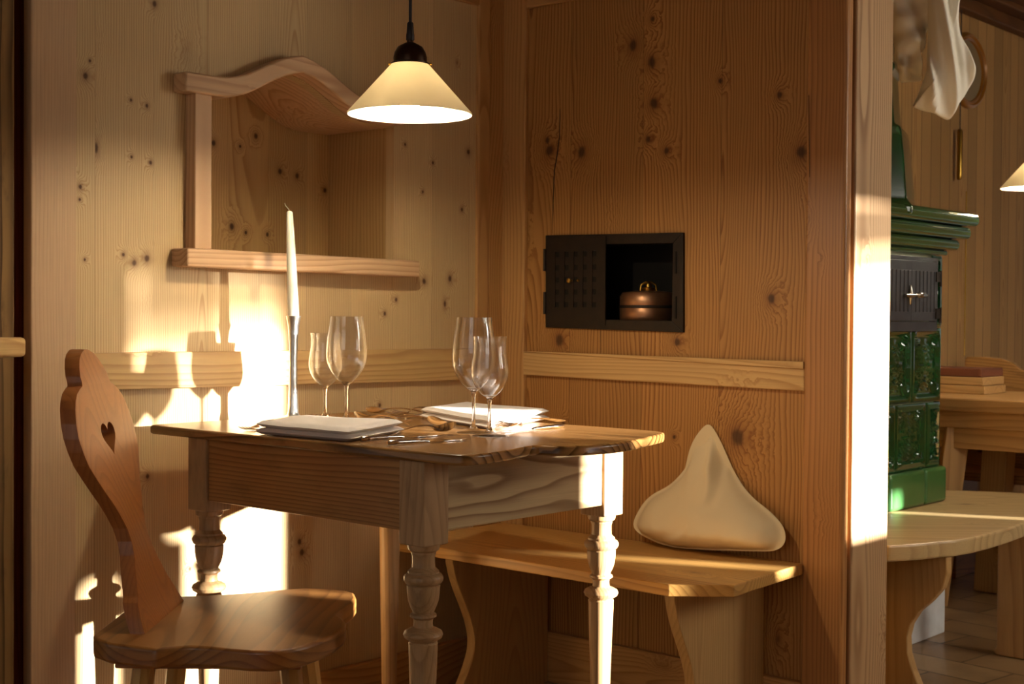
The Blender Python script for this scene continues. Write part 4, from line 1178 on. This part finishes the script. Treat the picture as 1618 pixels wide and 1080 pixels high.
# ------------------------------------------------------------------ on the far wall
m_gilt = plain('gilt_frame', '9a6422', .35, .2, .5, coat=.3)
m_mir = plain('old_picture', '8d7a58', .3)
def wallring(cx_, cy_, rx, ry, wd, nm):
    t_, z_ = WB.hit(cx_, cy_); return t_, z_
tO, zO = WB.hit(1527, 112)
_, zO1 = WB.hit(1527, 52); tE_, _ = WB.hit(1554, 112)
RX, RZ = abs(tE_-tO), abs(zO1-zO)
OF = empty('oval_picture_frame', WB.p(tO, zO)); tag(OF, 'oval brown wooden picture frame on the far plank wall', 'picture frame')
b = MB(); pr = [(.78, 0), (.80, .014), (.84, .016), (.88, .012), (.92, .022), (.97, .018), (1.0, .010), (1.0, 0)]
n = 64
vs = []
for q_, h_ in pr:
    for k_ in range(n):
        a = 2*math.pi*k_/n; vs.append(WB.p(tO+RX*q_*math.cos(a), zO+RZ*q_*math.sin(a), h_+.001))
b.add(vs, [(i*n+k_, i*n+(k_+1) % n, (i+1)*n+(k_+1) % n, (i+1)*n+k_) for i in range(len(pr)-1) for k_ in range(n)], vs)
rel(b, OF).build('frame', m_gilt, OF, smooth=50)
b = MB(); b.prism([(tO+RX*.8*math.cos(2*math.pi*k_/n), zO+RZ*.8*math.sin(2*math.pi*k_/n)) for k_ in range(n)], .002, .006, frB); rel(b, OF).build('picture', m_mir, OF)
P_ = WB.p(*WB.hit(1505, 285), .03); P2_ = WB.p(*WB.hit(1505, 205), .03)
b = MB(); ctop = Vector((P_.x, P_.y, P2_.z)); b.lathe([(0, 0), (.008, .001), (.011, .008), (.0115, .02), (.0115, ctop.z-P_.z-.01), (.008, ctop.z-P_.z), (0, ctop.z-P_.z+.002)], seg=20)
CW = empty('clock_weight', P_); tag(CW, 'brass tube weight hanging before the far plank wall', 'weight')
b.build('tube', m_brass, CW, smooth=50)
b = MB(); b.tube([(0, 0, ctop.z-P_.z), (0, 0, ZC-.02-P_.z)], .0018, 6); b.build('cord', m_cord, CW)
Pc = WB.p(*WB.hit(1513, 560), .03); Pt = WB.p(*WB.hit(1510, 300), .03)
b = MB(); nb = 70
for k_ in range(nb): 
    f_ = k_/nb; c = Pc+(Vector((Pc.x, Pc.y, Pt.z))-Pc)*f_
    b.tube([c-Pc-Vector((0, 0, .006)), c-Pc, c-Pc+Vector((0, 0, .006))], [.0015, .0045, .0015], 6)
o = b.build('bead_chain', m_brass, None, smooth=60); o.location = Pc; tag(o, 'thin brass bead chain hanging on the far plank wall', 'chain')

# ------------------------------------------------------------------ linen shirt hanging over the stove
SD = 3.98
def cloth(outl, ctr_, dep, folds, name, parent, seed, thick=.03):
    """outl: pixel outline; a closed, softly inflated and folded fabric body at distance dep"""
    P = [ondepth(x, y, dep) for x, y in outl]
    Q = resample([(p.x, p.z) for p in P], 90); c = ondepth(*ctr_, dep)
    def fn(a, r_, s_):
        q_ = Q[int(a*90) % 90]; x = c.x+(q_[0]-c.x)*r_; z = c.z+(q_[1]-c.z)*r_
        f = sum(A*math.sin((x*kx+z*kz)*k0+ph) for A, k0, kx, kz, ph in folds)
        th = thick*(1-r_**3)**.6
        y = dep + f - s_*th + .01*noise.noise(Vector((x*9, z*7, seed)))
        return Vector((x, y, z))
    b = MB()
    for s_ in (1, -1): b.grid(lambda a, r_: fn(a, r_, s_), 90, 24)
    return rel(b, parent).build(name, m_shirt, parent, smooth=80, merge=True, sub=1)
hz_ = ondepth(1450, -60, SD)
SH = empty('linen_shirt', hz_); tag(SH, 'cream linen shirt hanging from a rod above the stove', 'shirt')
cloth([(1395,-60),(1478,-60),(1482,-10),(1478,30),(1465,52),(1460,80),(1447,92),(1450,110),(1462,128),(1440,131),(1421,133),(1416,100),(1412,60),(1405,20)], (1440, 30), SD+.06,
      [(.012, 1, 55, 40, 0), (.006, 1, 20, -90, 1)], 'body', SH, 3)
cloth([(1466,-60),(1520,-60),(1514,0),(1514,30),(1517,52),(1528,78),(1540,112),(1536,132),(1527,152),(1516,166),(1511,170),(1502,192),(1480,184),(1442,170),(1452,152),(1458,130),(1463,105),(1468,70),(1468,40),(1466,0)], (1495, 90), SD,
      [(.014, 1, 95, 18, .6), (.006, 1, 190, 30, 0)], 'sleeve', SH, 8, .04)
b = MB(); p1_ = ondepth(1380, -62, SD+.03); p2_ = ondepth(1600, -62, SD+.03)
b.tube([p1_-Vector((.4, 0, 0)), p2_+Vector((.3, 0, 0))], .014, 12)
b.tube([p2_+Vector((.2, 0, 0)), Vector((p2_.x+.2, p2_.y, ZC+.02))], .006, 8); b.tube([p1_-Vector((.3, 0, 0)), Vector((p1_.x-.3, p1_.y, ZC+.02))], .006, 8)
o = b.build('hanging_rod', m_stile, None, smooth=50); tag(o, 'wooden clothes rod hung from the ceiling above the stove', 'rod')
# ------------------------------------------------------------------ light
SUNK = .36; EL = .115
sd = Vector((-1, SUNK, -EL)).normalized()
sl = bpy.data.lights.new('sun', 'SUN'); so = bpy.data.objects.new('sun', sl); COL.objects.link(so)
so.rotation_euler = sd.to_track_quat('-Z', 'Y').to_euler(); sl.energy = 58; sl.angle = R(1.2); sl.color = (1, .97, .92)
w = bpy.data.worlds.new('world'); SC.world = w; w.use_nodes = True
w.node_tree.nodes['Background'].inputs[0].default_value = (1, .97, .93, 1); w.node_tree.nodes['Background'].inputs[1].default_value = .28
# unseen wall added on the right, slotted to shape the sun into patches
PW = CORNER + W*3.15
def wmask(q, zr, dh=0):                    # where the sun ray through offset q and height zr (over x=.8) crosses this wall
    s_ = (q - (PW.y+SUNK*PW.x))/(M.y+SUNK*M.x); P = PW + M*s_
    return s_, zr + (P.x-.8)*EL
cols = [(2.68, 2.747, [(.02, .62)]), (2.80, 2.895, [(.84, 1.29)]), (2.895, 2.945, [(.70, .82), (.84, 1.29)]), (2.945, 3.0, [(.0, .82), (.84, 1.29)]), (3.0, 3.205, [(.44, 1.29)]), (3.47, 3.55, [(.44, .50)]), (3.60, 3.97, [(.48, 1.29)]), (4.65, 4.72, [(.28, .44)])]
b = MB(); b.off()
frW = lambda s_, z, h: PW + M*s_ + W*h + Vector((0, 0, z))
cur = -4
for q0, q1, ops in cols:
    s0, _ = wmask(q0, 0); s1_, _ = wmask(q1, 0)
    if s0 > cur+.001: b.box(cur, s0, 0, ZC, 0, .03, frW)
    zc_ = 0
    for za, zc in ops:
        zl = max(.001, wmask((q0+q1)/2, za)[1]); zh = wmask((q0+q1)/2, zc)[1]
        if zl > zc_+.002: b.box(s0, s1_, zc_, zl, 0, .03, frW)
        zc_ = zh
    b.box(s0, s1_, zc_, ZC, 0, .03, frW); cur = s1_
b.box(cur, 7, 0, ZC, 0, .03, frW)
structure(b.build('wall_sun_mask', m_adj))
# sheer curtain added over some slots to weaken the sun there
t_ = NT('sheer'); tr_ = t_.n('ShaderNodeBsdfTransparent'); di = t_.n('ShaderNodeBsdfTranslucent'); di.inputs[0].default_value = (.8, .8, .75, 1)
ms = t_.n('ShaderNodeMixShader'); ms.inputs[0].default_value = .5; t_.l(tr_.outputs[0], ms.inputs[1]); t_.l(di.outputs[0], ms.inputs[2]); t_.l(ms.outputs[0], t_.out.inputs[0])
s0 = wmask(2.79, 0)[0]; s1_ = wmask(3.0, 0)[0]
b = MB(); b.grid(lambda a_, c_: frW(s0-.005+(s1_-s0+.01)*a_, 1.08+.5*c_, -.06-.006*math.sin(a_*30)), 60, 4, grain=1)
o = b.build('sheer_diffuser', t_.m, smooth=180, solid=.001); tag(o, 'thin sheer curtain added out of view to weaken part of the sun', 'diffuser')
# short unseen sheets added to soften the upper edge of the sun patches
s1_ = wmask(4.0, 0)[0]; s0 = wmask(2.8, 0)[0]
def top_sheet(nm, drop):
    b = MB(); b.grid(lambda a_, c_: (lambda q_: frW(q_[0], q_[1]+ (1-c_)*.01 + c_*.16, -.022-drop-.006*math.sin(a_*60)))(wmask(2.79+1.19*a_, 1.12+drop*3)), 90, 4, grain=1)
    o = b.build(nm, t_.m, smooth=180, solid=.001); tag(o, 'thin short sheet added out of view to soften the sun patches along their top, %s layer' % ('front' if drop else 'back'), 'diffuser')
top_sheet('top_diffuser', 0); top_sheet('top_diffuser', .02)
# area lamps: window daylight from the right, plus two added fills
def area(loc, tgt, sx_, sy_, e, col):
    l = bpy.data.lights.new('daylight_fill', 'AREA'); l.shape = 'RECTANGLE'; l.size = sx_; l.size_y = sy_; l.energy = e; l.color = col
    o = bpy.data.objects.new('daylight_fill', l); COL.objects.link(o); o.location = loc
    o.rotation_euler = (Vector(tgt)-Vector(loc)).to_track_quat('-Z', 'Y').to_euler()
area((2.1, .8, 1.05), (-.3, 2.9, .7), .9, .9, 80, (1, .93, .80))
area((-1.2, -1.0, 1.9), (-.3, 3, .8), 1.6, 1.2, 10, (1, .95, .88))  # fill lamp added behind the camera for highlights on the cutlery
area((3.3, 3.0, 1.5), (1.6, 4.9, .9), .9, .9, 42, (1, .93, .80))  # lamp added to brighten the next room like daylight
SC.view_settings.view_transform = 'Standard'; SC.view_settings.look = 'None'; SC.view_settings.gamma = 1
SC.view_settings.use_curve_mapping = False; SC.view_settings.exposure = 0
